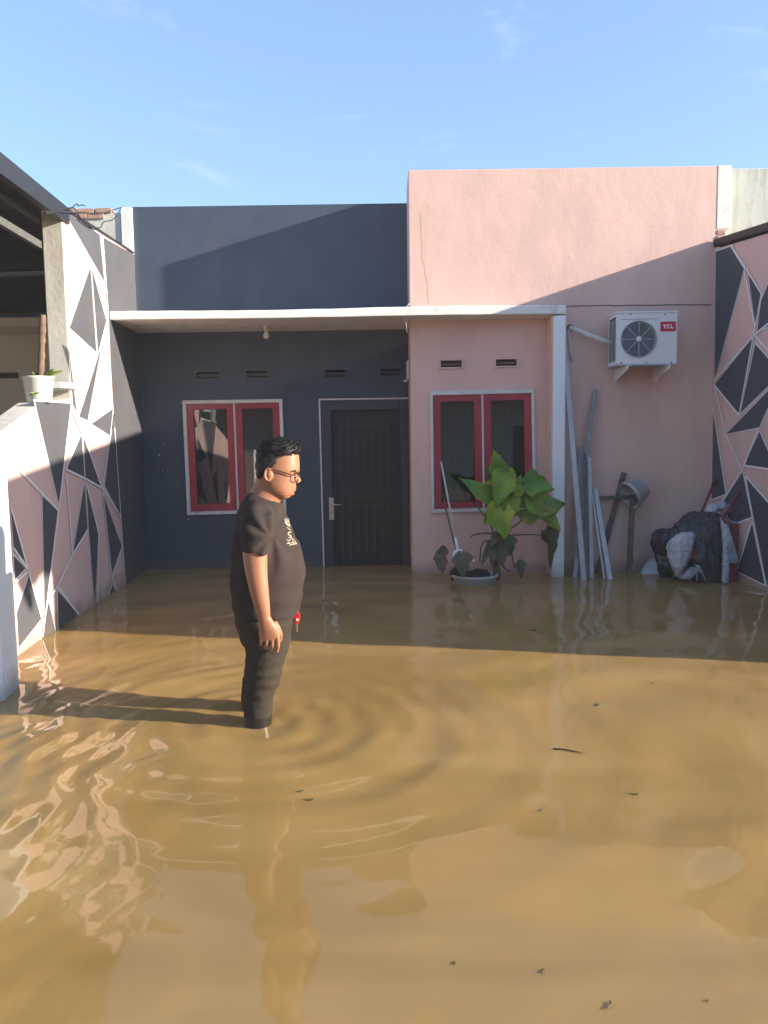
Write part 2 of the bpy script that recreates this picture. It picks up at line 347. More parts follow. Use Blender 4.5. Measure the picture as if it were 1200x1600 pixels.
# ------------------------------------------------------------------ ground and water
structure(MB().add([(-300, -300, -.44), (300, -300, -.44), (300, 300, -.44), (-300, 300, -.44)], [(0, 1, 2, 3)]).build('ground', M['mud']))
MAN = np.array([-.60, 3.40])
def water():
    x0, x1, y0, y1 = -4.2, 4.6, .55, 7.7; st = .0185
    xs = np.arange(x0, x1+1e-6, st); ys = np.arange(y0, y1+1e-6, st); x1 = xs[-1]; y1 = ys[-1]
    X, Y = np.meshgrid(xs, ys); h = np.zeros_like(X)
    r = np.random.RandomState(3)
    wx = X + .16*np.sin(1.9*Y+.7) + .10*np.sin(3.1*X+1.3*Y); wy = Y + .14*np.sin(2.3*X+.4) + .09*np.sin(2.7*Y-1.1*X+2)
    for k in range(11):                                   # slow broad swell
        lam = r.uniform(.32, 1.0); a = r.uniform(-.6, .6) + math.pi/2; ph = r.uniform(0, 6.28)
        h += .00060*lam/.4*np.sin(2*math.pi/lam*(wx*math.cos(a) + wy*math.sin(a)) + ph)
    for k in range(8):
        lam = r.uniform(.16, .34); a = r.uniform(0, 6.28); ph = r.uniform(0, 6.28)
        h += .00014*np.sin(2*math.pi/lam*(wx*math.cos(a) + wy*math.sin(a)) + ph)
    def rings(c, lam, amp, dec, r0, ph):
        d = np.hypot(X-c[0], (Y-c[1]))*(1 + .05*np.sin(3*np.arctan2(Y-c[1], X-c[0]) + ph))
        return amp*np.sin(2*math.pi*d/lam + ph)*np.exp(-d/dec)*np.clip((d-.04)/r0, 0, 1)
    h += rings(MAN + (.02, -.06), .17, .0032, .62, .15, .3) + rings(MAN + (-.1, .18), .13, .0014, .5, .15, 1.9)
    h += rings(MAN + (.15, -.1), .52, .0050, 1.9, .5, 2.2)*(.6+.4*np.sin(1.7*X-1.1*Y)) + rings(MAN + (-.9, -1.4), .44, .0034, 1.6, .4, .8)*(.5+.5*np.sin(1.3*X+1.9*Y+1))
    h += rings(MAN + (.35, -.35), .34, .0030, 1.1, .3, 4.0)
    # chop beside the sunlit wall
    c = np.exp(-((X+1.6)/.75)**2)*np.exp(-((Y-3.0)/1.3)**2)
    for k in range(7):
        lam = r.uniform(.14, .3); a = r.uniform(-.9, .5); ph = r.uniform(0, 6.28)
        h += c*.0009*np.sin(2*math.pi/lam*(wx*math.cos(a) + wy*math.sin(a)) + ph)
    edge = np.minimum.reduce([(X-x0)/.3, (x1-X)/.3, (Y-y0)/.3, (y1-Y)/.3, np.ones_like(X)])
    h *= np.clip(edge, 0, 1)
    ny, nx = X.shape; V = np.stack([X, Y, h], -1).reshape(-1, 3)
    i = np.arange(nx*ny).reshape(ny, nx); q = np.stack([i[:-1, :-1], i[:-1, 1:], i[1:, 1:], i[1:, :-1]], -1).reshape(-1, 4)
    B = 300; n0 = len(V)
    V = np.vstack([V, [(-B, -B, 0), (B, -B, 0), (B, B, 0), (-B, B, 0)]])
    c00, c10, c11, c01 = 0, nx-1, nx*ny-1, nx*(ny-1)
    outer = [tuple([n0, n0+1] + list(i[0, ::-1])), tuple([n0+1, n0+2] + list(i[::-1, -1])), tuple([n0+2, n0+3] + list(i[-1, :])), tuple([n0+3, n0] + list(i[:, 0]))]
    me = bpy.data.meshes.new('flood_water'); me.from_pydata(V.tolist(), [], q.tolist() + outer)
    me.polygons.foreach_set('use_smooth', [True]*len(me.polygons))
    ob = link('flood_water', me, M['water']); structure(ob)
    bm = bmesh.new(); bm.from_mesh(me); bv = BVHTree.FromBMesh(bm); bm.free(); return bv
WBVH = water()
def afloat(u, v, lift):
    h = WBVH.ray_cast(Vector((0, 0, CAM_H)), ray(u, v).normalized(), 20)[0]; return h + Vector((0, 0, lift))

# ------------------------------------------------------------------ house
YB, YP, YC = 7.70, 7.165, 6.95            # door wall, window block, canopy front
X0, XB, X1 = -2.395, .262, 3.045
ZB, ZT = 2.352, 2.436
house = thing('house', 'single storey charcoal and pink house with red windows and a flat white canopy', 'house', (.3, YB, 0))
def wall_holes(name, x0, x1, z0, z1, y, depth, holes, m, parent, bevel=0.0):
    xs = sorted({x0, x1, *[h[0] for h in holes], *[h[1] for h in holes]}); zs = sorted({z0, z1, *[h[2] for h in holes], *[h[3] for h in holes]})
    mb = MB(); inside = lambda x, z: any(h[0] < x < h[1] and h[2] < z < h[3] for h in holes)
    solid = {}
    for i in range(len(xs)-1):
        for j in range(len(zs)-1): solid[i, j] = not inside((xs[i]+xs[i+1])/2, (zs[j]+zs[j+1])/2)
    for (i, j), s in solid.items():
        if not s: continue
        a, b, c, d = xs[i], xs[i+1], zs[j], zs[j+1]
        mb.add([(a, y, c), (b, y, c), (b, y, d), (a, y, d)], [(0, 1, 2, 3)]); mb.add([(a, y+depth, c), (b, y+depth, c), (b, y+depth, d), (a, y+depth, d)], [(3, 2, 1, 0)])
        for (k, l), e in (((i-1, j), [(a, c), (a, d)]), ((i+1, j), [(b, c), (b, d)]), ((i, j-1), [(a, c), (b, c)]), ((i, j+1), [(a, d), (b, d)])):
            if not solid.get((k, l), False):
                (p, q), (r_, s_) = e; mb.add([(p, y, q), (r_, y, s_), (r_, y+depth, s_), (p, y+depth, q)], [(0, 1, 2, 3)])
    return mb.build(name, m, parent, bevel=bevel)
def rect(u0, v0, u1, v1, y):
    a = at(u0, v0, y); b = at(u1, v1, y); return (min(a.x, b.x), max(a.x, b.x), min(a.z, b.z), max(a.z, b.z))
LWQ = [at(285.7, 626, YB), at(441.5, 623.5, YB), at(447.8, 800.5, YB), at(293.5, 804.8, YB)]
RWQ = [at(671.5, 611, YP), at(834, 608, YP), at(837, 796.5, YP), at(674, 801.5, YP)]
def qhole(q, g=.03):
    return (min(q[0].x, q[3].x)+g+.02, max(q[1].x, q[2].x)-g, min(q[2].z, q[3].z)+g, max(q[0].z, q[1].z)-g)
vd = [rect(306, 581, 341, 592, YB), rect(385, 579, 419, 590, YB), rect(507, 578, 540, 589, YB), rect(594, 576, 627, 587, YB)]
vp = [rect(688, 563, 722, 574, YP), rect(774, 561, 808, 572, YP)]
DX0, DX1, DZ = at(502.5, 700, YB).x, XB-.004, at(560, 624.5, YB).z
wall_holes('charcoal_wall', X0-.10, XB, -.44, 3.558, YB, .14, [qhole(LWQ), (DX0+.02, DX1-.03, -.43, DZ-.02)] + vd, M['dark'], house, .006)
wall_holes('pink_wall', XB, X1+.10, -.44, 3.686, YP, .14, [qhole(RWQ)] + vp, M['pink'], house, .012)
MB().box(XB, XB+.14, YP+.141, YB-.002, -.44, 3.684).build('pink_return_wall', M['pink'], house)
mb = MB(); mb.box(X0, X1, 10.9, 11.05, -.44, 3.4); mb.box(X0, X0+.1, YB+.141, 10.9, -.44, 3.4); mb.box(X1-.1, X1, YP+.141, 10.9, -.44, 3.4)
mb.build('rear_wall', M['inside'], house)
mb = MB(); mb.box(X0+.1, XB+.14, YB+.141, 10.9, 3.1, 3.2); mb.box(XB+.141, X1-.1, YP+.141, 10.9, 3.1, 3.2); mb.build('roof_slab', M['render'], house)
mb = MB(); mb.box(X0+.1, XB+.14, YB+.141, 10.9, -.44, -.3); mb.build('room_floor', M['render'], house)
# canopy with a slightly uneven lower edge
def canopy():
    mb = MB(); xs = np.linspace(X0-.03, 1.642, 30); vs = []
    for k, x in enumerate(xs):
        f = (x-X0)/(1.642-X0); yf = 6.76 + (YC-6.76)*f; yb = YB-.002 if x < XB-.02 else YP-.002
        dz = .005*math.sin(2.1*x+.4) + random.uniform(-.002, .002)
        u = 168 + (881-168)*f; zt = at(u, 487-11*f, yf).z + dz; z0 = at(u, 500-10*f, yf).z + dz*.5
        for y, z in ((yf, z0), (yf, zt), (yb, zt+.02), (yb, ZB)): vs.append((x, y, z))
    n = len(xs); fs = [(i*4+j, (i+1)*4+j, (i+1)*4+(j+1) % 4, i*4+(j+1) % 4) for i in range(n-1) for j in range(4)] + [(0, 1, 2, 3), ((n-1)*4+3, (n-1)*4+2, (n-1)*4+1, (n-1)*4)]
    mb.add(vs, fs); return mb
canopy().build('canopy', M['white'], house, bevel=.007)
MB().box(1.53, 1.642, YC+.001, YP-.002, -.44, ZB-.003).build('column', M['column'], house, bevel=.008)
MB().box(1.518, 1.528, YC+.02, YP-.002, -.44, ZB-.003).build('column_side_render', M['pink'], house)
# cracks and the plaster joint on the pink wall
def wig(a, b, n, amp): 
    a, b = Vector(a), Vector(b); return [a.lerp(b, i/n) + Vector((random.uniform(-amp, amp), 0, random.uniform(-amp, amp))) for i in range(n+1)]
y_ = YP-.001
MB().tube(wig((1.66, y_, at(882, 478, YP).z), (X1-.02, y_, at(1116, 476, YP).z), 26, .004), .005, 5).build('plaster_joint', M['crack'], house)
MB().tube(wig(at(657, 330, YP-.0005), at(660, 400, YP-.0005), 10, .006) + wig(at(661, 405, YP-.0005), at(671, 474, YP-.0005), 10, .008), .0007, 4).build('wall_crack', M['faint'], house)
# vents
def vent(r, y, fm):
    x0, x1, z0, z1 = r; f = .012; e = .003
    mb = MB(); mb.box(x0-f, x1+f, y-.012, y-.002, z1-e, z1+f); mb.box(x0-f, x1+f, y-.012, y-.002, z0-f, z0+e); mb.box(x0-f, x0+e, y-.012, y-.002, z0+e, z1-e); mb.box(x1-e, x1+f, y-.012, y-.002, z0+e, z1-e)
    v = mb.build('vent', fm, house)
    MB().box(x0, x1, y+.03, y+.034, (z0+z1)/2-.012, (z0+z1)/2+.012).build('slat', M['mdark'] if fm is M['mdark'] else M['crack'], v)
    MB().box(x0-.01, x1+.01, y+.141, y+.15, z0-.01, z1+.01).build('vent_back', M['inside'], v)
for r in vd: vent(r, YB, M['trim'] if False else M['mdark'])
for r in vp: vent(r, YP, M['pink'])
# windows
def window(q, y, splits, name_side):
    def P(s, t, dy): 
        a = q[0].lerp(q[1], s); b = q[3].lerp(q[2], s); p = a.lerp(b, t); return Vector((p.x, y+dy, p.z))
    def strip(mb, s0, s1, t0, t1, d0, d1): mb.slab([P(s0, t0, d0), P(s1, t0, d0), P(s1, t1, d0), P(s0, t1, d0)], d1-d0)
    tw, th, mid, fw, ft, fb = splits
    mb = MB(); strip(mb, 0, 1, 0, th, -.026, .02); strip(mb, 0, 1, 1-th, 1, -.026, .02); strip(mb, 0, tw, th, 1-th, -.026, .02); strip(mb, 1-tw, 1, th, 1-th, -.026, .02)
    strip(mb, mid-.009, mid+.009, th, 1-th, -.018, .03)
    w_ = mb.build('window', M['trim'], house, bevel=.004)
    for s0, s1, dd in ((tw, mid-.009, 0), (mid+.009, 1-tw, .002)):
        g = .004; s0 += g*.6; s1 -= g*.6; t0, t1 = th+g*.4, 1-th-g*.4
        mb = MB(); d0, d1 = -.012+dd, .03+dd
        strip(mb, s0, s1, t0, t0+ft, d0, d1); strip(mb, s0, s1, t1-fb, t1, d0, d1); strip(mb, s0, s0+fw, t0+ft, t1-fb, d0, d1); strip(mb, s1-fw, s1, t0+ft, t1-fb, d0, d1)
        mb.build('sash', M['red'], w_, bevel=.003)
        mb = MB(); strip(mb, s0+fw-.01, s1-fw+.01, t0+ft-.01, t1-fb+.01, .012+dd, .016+dd); mb.build('pane', M['glass'], w_)
        # burglar bars and the curtain behind the glass
        mb = MB()
        for k in range(1, 6):
            s = s0+fw + (s1-s0-2*fw)*k/6; mb.tube([P(s, t0+ft*.6, .055), P(s, t1-fb*.6, .055)], .005, 5)
        for t in (.16, .5, .84): mb.tube([P(s0+fw*.4, t, .062), P(s1-fw*.4, t, .062)], .005, 5)
        mb.build('window_bar', M['doorframe'], w_)
    mb = MB(); n = 60; vs = []
    for i in range(n+1):
        s = .01+.98*i/n
        for t in (.01, .99): p = P(s, t, .24+.018*math.sin(i*1.7)+.01*math.sin(i*.6)); vs.append(p)
    mb.add(vs, [(2*i, 2*i+1, 2*i+3, 2*i+2) for i in range(n)]); mb.build('curtain', M['curtain'], w_, smooth=True)
window(LWQ, YB, (.034, .03, .513, .066, .046, .062), 'l')
window(RWQ, YP, (.028, .032, .503, .068, .053, .05), 'r')
# door
dr = MB().box(DX0+.10, DX1-.085, YB+.045, YB+.085, -.42, DZ-.105).build('door', M['door'], house)
mb = MB(); mb.box(DX0+.012, DX0+.099, YB-.006, YB+.1, -.42, DZ-.012); mb.box(DX1-.084, DX1-.004, YB-.006, YB+.1, -.42, DZ-.012); mb.box(DX0+.0995, DX1-.0845, YB-.006, YB+.1, DZ-.104, DZ-.012)
mb.build('door_frame', M['doorframe'], dr, bevel=.004)
zb = -.02
mb = MB(); mb.bar((DX0, YB-.006, -.4), (DX0-.012, YB-.006, DZ), .014, .012); mb.box(DX0-.018, DX1, YB-.012, YB-.001, DZ, DZ+.014); mb.build('door_trim', M['trim'], dr)
def dpx(x, y): return at(490+x/5.52, 610+y/5.52, YB+.04)
mb = MB()
segs = [((165,240),(700,238)), ((232,305),(640,303)), ((300,372),(575,372)), ((320,770),(590,768)), ((320,842),(590,840)), ((320,925),(590,925)), ((320,990),(590,990)), ((330,1390),(600,1390)),
        ((228,240),(262,1500)), ((298,240),(322,1480)), ((572,240),(596,1480)), ((640,240),(660,1500)), ((370,372),(384,770)), ((438,372),(448,770)), ((506,372),(516,770)),
        ((388,990),(396,1390)), ((455,990),(462,1390)), ((523,990),(530,1390)), ((180,675),(232,675)), ((645,668),(705,665)), ((245,888),(320,888)), ((590,888),(660,888))]
for a, b in segs: mb.bar(dpx(*a), dpx(*b), .013, .018)
mb.build('door_lattice', M['lattice'], dr)
a, b = at(514, 777.5, YB), at(522.3, 812, YB)
h = MB().box(a.x, b.x, YB-.012, YB-.0065, b.z, a.z).build('door_handle', M['steel'], dr, bevel=.002)
lv = at(517.5, 788, YB-.012); le = at(533.5, 788.5, YB-.05)
# lever
mb = MB(); mb.tube([lv, lv+Vector((0, -.042, 0)), lv+Vector((.012, -.05, 0)), le+Vector((-.01, 0, 0)), le], [.008, .008, .0085, .008, .006], 10)
kh = at(518.3, 801, YB-.0125); mb.box(kh.x-.004, kh.x+.004, YB-.0135, YB-.0118, kh.z-.011, kh.z+.011)
mb2 = MB(); mb2.tube([lv, lv+Vector((0, -.042, 0)), lv+Vector((.012, -.05, 0)), le], [.008, .008, .0085, .007], 10)
MB2 = mb2
# (sub-parts of the door stay at one level)
mb2.build('door_lever', M['steel'], dr, smooth=True)
MB().box(kh.x-.004, kh.x+.004, YB-.0135, YB-.0122, kh.z-.011, kh.z+.011).build('keyhole', M['black'], dr)

# old paint drips on the charcoal wall
mb = MB()
for k in range(13):
    p = at(random.gauss(252, 9), random.uniform(690, 860), YB) if k < 9 else at(random.uniform(235, 500), random.uniform(560, 870), YB); r = random.uniform(.002, .0045)
    mb.lathe([(0, -.002), (r*.8, -.0015), (r, 0)], (p.x, YB, p.z), axis=(0, 1, 0), n=7, yscale=random.uniform(.7, 2))
mb.build('paint_drips', M['column'], house)['kind'] = 'stuff'
# lamp, small fittings -----------------------------------------------------
bp = at(416, 519, 7.35); bp.z = ZB
t = thing('light_bulb', 'bare pale light bulb in a white holder under the canopy', 'light bulb', bp)
MB().lathe([(.0, 0), (.032, 0), (.032, -.012), (.02, -.018), (.018, -.045), (.022, -.05), (.0, -.052)], bp, n=16).build('bulb_holder', M['plastic'], t, smooth=True)
MB().lathe([(.0, -.05), (.013, -.05), (.016, -.06), (.028, -.08), (.03, -.095), (.022, -.112), (.0, -.12)], bp, n=16).build('bulb_globe', M['bulb'], t, smooth=True)
a = at(631, 578, 7.4); zz = a.z
t = thing('wall_light_fitting', 'slim white lamp fitting fixed to the side of the pink wall', 'light fitting', (XB, 7.45, zz))
MB().box(XB-.028, XB-.001, 7.40, 7.48, zz-.09, zz+.09).build('fitting_body', M['plastic'], t, bevel=.006)
MB().box(XB-.06, XB-.02, 7.39, 7.49, zz-.112, zz-.092).build('fitting_cap', M['acgrey'], t, bevel=.004)
# cable loop at the corner of the canopy
c0 = at(638, 476, YC-.015)
pts = [at(u, v, YC-.012) for u, v in ((640, 474), (634, 480), (628, 487), (628.5, 493), (632, 497), (634, 503), (636, 520))]
tag(MB().tube(pts, .004, 6).build('wire_loop', M['galv'], smooth=True), 'thin loop of grey wire hanging over the canopy edge by the pink corner', 'wire')

# ------------------------------------------------------------------ party wall with the sun on it
Lp = lambda u, v, off=0.0: on_line(u, v, LA, LB, -off)
pw = thing('party_wall', 'sunlit boundary wall painted with pink and charcoal triangles, its low part running out of the shade', 'wall', (-2.3, 5.5, 0))
YE = 5.70; TW = .15; YF = 3.96
def wl(y, z, dx=0): return Vector((xl(y)+dx, y, z))
prof = [(7.698, -.44), (7.698, 3.10), (7.0, 3.06), (YE, 2.95), (YE, 1.60), (5.1, 1.54), (4.48, 1.335), (YF, 1.20), (YF, -.44)]
mb = MB(); n = len(prof)
A = [wl(y, z) for y, z in prof]; B = [wl(y, z, -TW) for y, z in prof]
mb.add(A+B, [tuple(range(n)), tuple(range(n, 2*n))[::-1]] + [(i, (i+1) % n, n+(i+1) % n, n+i) for i in range(n)], 0)
me = mb.mesh('wall_body'); me.materials.clear()
for p in me.polygons: p.material_index = 1 if p.normal.y < -.5 else (0 if p.normal.x > .8 else 1)
wb = link('wall_body', me, [M['mpink'], M['render']], pw, bevel=.008)
def clip_poly(P, fn):                     # keep the part where fn >= 0
    out = []
    for i in range(len(P)):
        a, b = P[i], P[(i+1) % len(P)]; fa, fb = fn(a), fn(b)
        if fa >= 0: out.append(a)
        if (fa < 0) != (fb < 0): out.append(a.lerp(b, fa/(fa-fb)))
    return out
def paint(poly, plane, parent, dark, wd=.016, normal=(1, 0, 0)):
    """a painted facet: its filled field and the white line round it, as a sheet proud of the render"""
    P = [plane(*p) for p in poly]; P = [p for p in P]
    N = Vector(normal).normalized(); n = len(P)
    c = sum(P, Vector())/n
    ar = sum(((P[i]-c).cross(P[(i+1) % n]-c)).dot(N) for i in range(n))
    if ar < 0: P = P[::-1]
    mb = MB(); inn = []; outp = []
    for i in range(n):
        a, b, d = P[i-1], P[i], P[(i+1) % n]
        e1 = (b-a).normalized(); e2 = (d-b).normalized(); n1 = N.cross(e1); n2 = N.cross(e2)
        bis = (n1+n2); k = 1/max(.3, bis.dot(n1)) if bis.length > 1e-6 else 1
        mlt = min(k, 3.0)
        outp.append(b - bis*mlt*wd*.5); inn.append(b + bis*mlt*wd*.12)
    up = N*.003; up2 = N*.0055
    mb.add([p+up for p in outp], [tuple(range(n))], 1); mb.add([p+up2 for p in inn], [tuple(range(n))], 0)
    return mb.build('painted_triangle', [dark if dark is not True else M['mdark'], M['line']], parent, fix=False)
def stripe(pts, plane, parent, wd=.016, normal=(1, 0, 0), lift=.008):
    N = Vector(normal).normalized(); P = [plane(*p) for p in pts]; mb = MB()
    for a, b in zip(P[:-1], P[1:]):
        q = N.cross((b-a).normalized())*(wd/2)
        mb.add([a-q+N*lift, b-q+N*lift, b+q+N*lift, a+q+N*lift], [(0, 1, 2, 3)])
    return mb.build('painted_line', M['line'], parent, fix=False)
NL = Vector((1, LB, 0))
for poly in [
    [(95,322),(155,366),(162.5,441)], [(140.5,416),(107.5,512),(150,551)], [(142.7,419),(165.5,501),(152.5,552)],
    [(157.3,542),(122,653),(136,658)], [(105.8,535),(113,632),(119,645)], [(175.7,638),(142,662),(171,681)], [(126.7,678),(103,733),(131,746)],
    [(129.5,680),(132.5,747),(156,761)], [(176.6,643),(162.5,759),(187.5,806),(178.5,669)], [(130.7,756),(112.5,868),(136,827)], [(133.8,755),(137.5,827),(147.5,947),(152.7,834)],
    [(160,771),(173.5,899),(189.5,853)], [(174.8,913),(166.5,936),(182,929)], [(89,922),(122,961),(92,990),(90,975)], [(53,626),(110,630),(91,788)], [(65,775),(89,797),(69,961)],
    [(16,795),(40,881),(20,856)], [(20,867),(39,888),(22,906)], [(44,900),(64,967),(28,1013),(25,957)], [(75,938),(86,986),(64,999)]]:
    paint(poly, Lp, pw, True, .018, NL)
paint([(160.5,371),(209,398),(213,489),(168,489)], Lp, pw, True, .001, NL); stripe([(159.5,371),(168,489)], Lp, pw, .014, NL)
paint([(169.5,489),(217,489),(233,896),(197,925),(188.5,806),(179,669),(173,570)], Lp, pw, True, .001, NL)
for ln in [[(29,735),(89,797)], [(110,630),(91,788),(65,995)], [(101,733),(132,748),(159,763),(188,808)], [(102,742),(112,866)], [(112,866),(88,916),(122,961)], [(112,866),(136,827)],
           [(133,754),(153,834),(151,944)], [(159.5,768),(174,905),(190.5,854)], [(174,905),(183,926)], [(126.7,678),(110,640)], [(129,680),(158,762)], [(158,762),(173,672)], [(16,795),(42,890),(66,975)],
           [(20,857),(43,892),(22,910)], [(75,937),(88,916)], [(142,662),(122,653)], [(178,669),(187,800),(195,918)]]:
    stripe(ln, Lp, pw, .016, NL)
# roof edge of the neighbour's carport resting on the wall
rf = thing('carport_roof', 'dark grey carport roof with a galvanised truss along the sunlit boundary wall', 'roof', (-3.6, 4.6, 2.9))
MB().hexa([wl(1.5, 2.77, -.03), wl(1.5, 2.77, .02), wl(YE+.1, 2.87, .02), wl(YE+.1, 2.87, -.03), wl(1.5, 2.925, -.03), wl(1.5, 2.925, .02), wl(YE+.1, 2.985, .02), wl(YE+.1, 2.985, -.03)]).build('fascia', M['roof'], rf)
MB().hexa([wl(YE+.1, 2.962, -.17), wl(YE+.1, 2.962, .012), wl(7.66, 3.105, .012), wl(7.66, 3.105, -.17), wl(YE+.1, 2.985, -.17), wl(YE+.1, 2.985, .012), wl(7.66, 3.118, .012), wl(7.66, 3.118, -.17)]).build('flashing', M['roof'], rf)
MB().bar(wl(1.5, 2.755, -.17), wl(YE-.01, 2.87, -.17), .024, .03, up=(0, 0, 1)).build('truss_chord', M['truss'], rf)
MB().bar(wl(1.5, 2.60, -.17), wl(YE-.01, 2.70, -.17), .035, .05, up=(0, 0, 1)).build('truss_chord', M['truss'], rf)
for y in (2.2, 3.4, 4.62): MB().bar(wl(y, 2.62+.024*(y-1.5), -.17), wl(y, 2.76+.024*(y-1.5), -.17), .03, .03).build('truss_strut', M['truss'], rf)
vs = []; fs = []; k = 0
for i in range(61):
    y = 1.5 + (7.66-1.5)*i/60; zz = .018*(1 if (i % 4) < 2 else -1)
    vs += [(xl(y)-.04, y, 2.885+zz+.09*(y-1.5)/6), (-6.1, y, 2.78+zz+.09*(y-1.5)/6)]
fs = [(2*i, 2*i+1, 2*i+3, 2*i+2) for i in range(60)]
MB().add(vs, fs).build('roof_sheet', M['roof'], rf)
for y in (2.6, 4.6, 6.4): MB().box(-5.5, xl(y)-.16, y-.03, y+.03, 2.70, 2.775).build('rafter', M['roof'], rf)

# neighbour's house behind the sunlit wall ---------------------------------
nb = thing('neighbour_house', 'beige neighbouring house front in the dark under the carport roof', 'house', (-3.8, 7.7, 0))
vn = rect(-6, 582, 29, 591, YB)
wall_holes('beige_wall', -6.0, -2.52, -.44, 2.44, YB, .14, [vn], M['beige'], nb)
v_ = MB().box(vn[0], vn[1], YB+.05, YB+.06, vn[2], vn[3]).build('vent', M['inside'], nb)
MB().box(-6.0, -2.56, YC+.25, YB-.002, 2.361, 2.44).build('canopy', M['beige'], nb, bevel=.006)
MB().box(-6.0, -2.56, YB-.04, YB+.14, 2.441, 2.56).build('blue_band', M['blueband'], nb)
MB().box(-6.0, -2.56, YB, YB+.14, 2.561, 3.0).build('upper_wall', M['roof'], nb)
MB().box(-6.0, -5.9, 4.0, YB-.05, -.44, 2.4).build('side_wall', M['beige'], nb)
MB().box(-6.0, -5.86, YB+.15, 11, -.44, 3.0).build('far_wall', M['beige'], nb)
# its parapet: render with bare brick along the top
pp = thing('parapet_wall', 'pale cement parapet with bare orange bricks along its top, above the sunlit wall', 'wall', (-2.9, 7.72, 3.0))
MB().box(-3.35, -2.515, YB-.02, YB+.12, 3.0, 3.50).build('parapet_render', M['render'], pp, bevel=.006)
MB().box(-2.51, X0-.006, YB-.035, YB-.002, 2.9, 3.548).build('parapet_post', M['white'], pp, bevel=.006)
bk = None
for row in range(2):
    for k in range(5):
        x0 = -3.33 + k*.168 + (.07 if row else 0)
        if row == 0 and x0 > -2.68 or x0 > -2.62: continue
        jx, jz = random.uniform(-.004, .004), random.uniform(-.002, .002)
        z0 = 3.445 + row*.052
        o = MB().box(x0+jx, x0+jx+.155, YB-.034-random.uniform(0, .006), YB+.02 if row == 0 else YB+.1, z0+jz+(.057 if row and False else 0), z0+.045+jz).build('brick', M['brick'], pp, bevel=.003)
# cables over the wall end
wires = [[(66,331),(80,330),(96,326),(112,324),(118,333),(122,345),(140,357)], [(66,334),(85,331),(108,333),(125,331),(140,336),(160,332),(185,324)],
         [(118,340),(132,352),(150,358),(154,346),(168,345),(178,336),(182,326)], [(98,328),(106,322),(111,318),(113,322),(120,320),(124,322)]]
for k, wv in enumerate(wires):
    P = [Lp(u, v) + Vector((.02+.008*k, 0, 0)) for u, v in wv]
    Q = []
    for i in range(len(P)-1):
        for j in range(4): Q.append(P[i].lerp(P[i+1], j/4))
    Q.append(P[-1])
    for _ in range(2): Q = [Q[0]] + [(Q[i-1]+Q[i]*2+Q[i+1])/4 for i in range(1, len(Q)-1)] + [Q[-1]]
    tag(MB().tube(Q, .0045, 5).build('cable', M['cable'], smooth=True),
        ['black cable draped across the top of the sunlit wall end', 'black cable running back along the wall top to the brick parapet', 'black cable sagging in two loops below the orange bricks', 'short curl of black cable sticking up at the roof edge'][k], 'cable', 'cables over the sunlit wall end')

# plant pot on the low wall, with its ledge --------------------------------
lg = [wl(5.69, 1.652, -.13), wl(5.30, 1.645, -.14), wl(5.36, 1.652, .05), wl(5.60, 1.66, .085), wl(5.69, 1.66, .03)]
mbx = MB(); mbx.prism(lg, (0, 0, .045)); tag(mbx.build('ledge_tile', M['bucket'], bevel=.004), 'thin grey slab sticking out of the sunlit wall beside the hanging white pot', 'ledge')
pc = Vector((xl(5.2)-.04, 5.2, 1.545))
t = thing('potted_plant', 'white pot with a bare fibrous pole and lime leaves on the low wall', 'potted plant', pc)
MB().lathe([(.0, 0), (.072, 0), (.078, .01), (.098, .155), (.104, .16), (.104, .172), (.094, .172), (.088, .14), (.0, .135)], pc, n=24).build('pot', M['plastic'], t, smooth=True)
top = at(67, 492, 5.2); bot = at(63, 588, 5.2) + Vector((0, 0, -.03))
pl = [bot.lerp(top, i/22) for i in range(23)]
MB().tube(pl, [.0215+random.uniform(-.0035, .0035) for i in range(23)], 9).build('fibre_pole', M['trunk'], t, smooth=True)
def leaf_mesh(mb, base, tip, width, nrm, fold=.12, droop=.1, wave=.06, shape=0, mi=0, nl=15):
    base, tip = Vector(base), Vector(tip); ax = tip-base; ln = ax.length; ax.normalize()
    n = Vector(nrm); n = (n-ax*n.dot(ax)).normalized(); s = ax.cross(n); ph = random.uniform(0, 6)
    rows = []
    for i in range(nl+1):
        t = i/nl
        if shape == 0: wd = (t/.24)**.5 if t < .24 else ((1-t)/.76)**.9 * (1+.10*math.sin(t*23+ph)+(.07 if i % 2 else -.07))
        else: wd = math.sin(math.pi*t**.5)**.6 if 0 < t < 1 else 0
        wd *= width/2
        c = base + ax*(ln*t) - n*(droop*ln*(t**2)) 
        row = []
        for j in (-2, -1, 0, 1, 2):
            q = j/2; ww = wd*(1+.12*math.sin(t*13+ph+j))
            back = -.34*width*abs(q)**1.5*(1-t)**3 if shape == 0 else 0
            row.append(c + s*(q*ww) + ax*back + n*(fold*abs(q)*ww*2 + wave*width*math.sin(t*7+ph+j*1.2)*abs(q)))
        rows.append(row)
    vs = [p for r_ in rows for p in r_]; fs = [(i*5+j, i*5+j+1, (i+1)*5+j+1, (i+1)*5+j) for i in range(nl) for j in range(4)]
    mb.add(vs, fs, mi); return mb
def solid(ob, th=.0014):
    s = ob.modifiers.new('thickness', 'SOLIDIFY'); s.thickness = th; s.offset = 0; sb = ob.modifiers.new('smooth', 'SUBSURF'); sb.levels = 1; sb.render_levels = 1; return ob
for (a, b, wd) in [((72,588),(96,577),15), ((70,589),(84,574),11), ((66,590),(76,580),9), ((60,589),(50,580),7), ((70,591),(88,590),9), ((48,618),(60,612),9), ((55,616),(46,612),6)]:
    d = .1 if a[1] > 600 else 0
    pa, pb = at(*a, 5.2-d), at(*b, 5.2-d-.02); w_ = wd*5.2/1200
    solid(leaf_mesh(MB(), pa, pb, w_, (random.uniform(-.3, .6), -.6, .7), droop=.15).build('leaf', M['lime'], t, smooth=True))
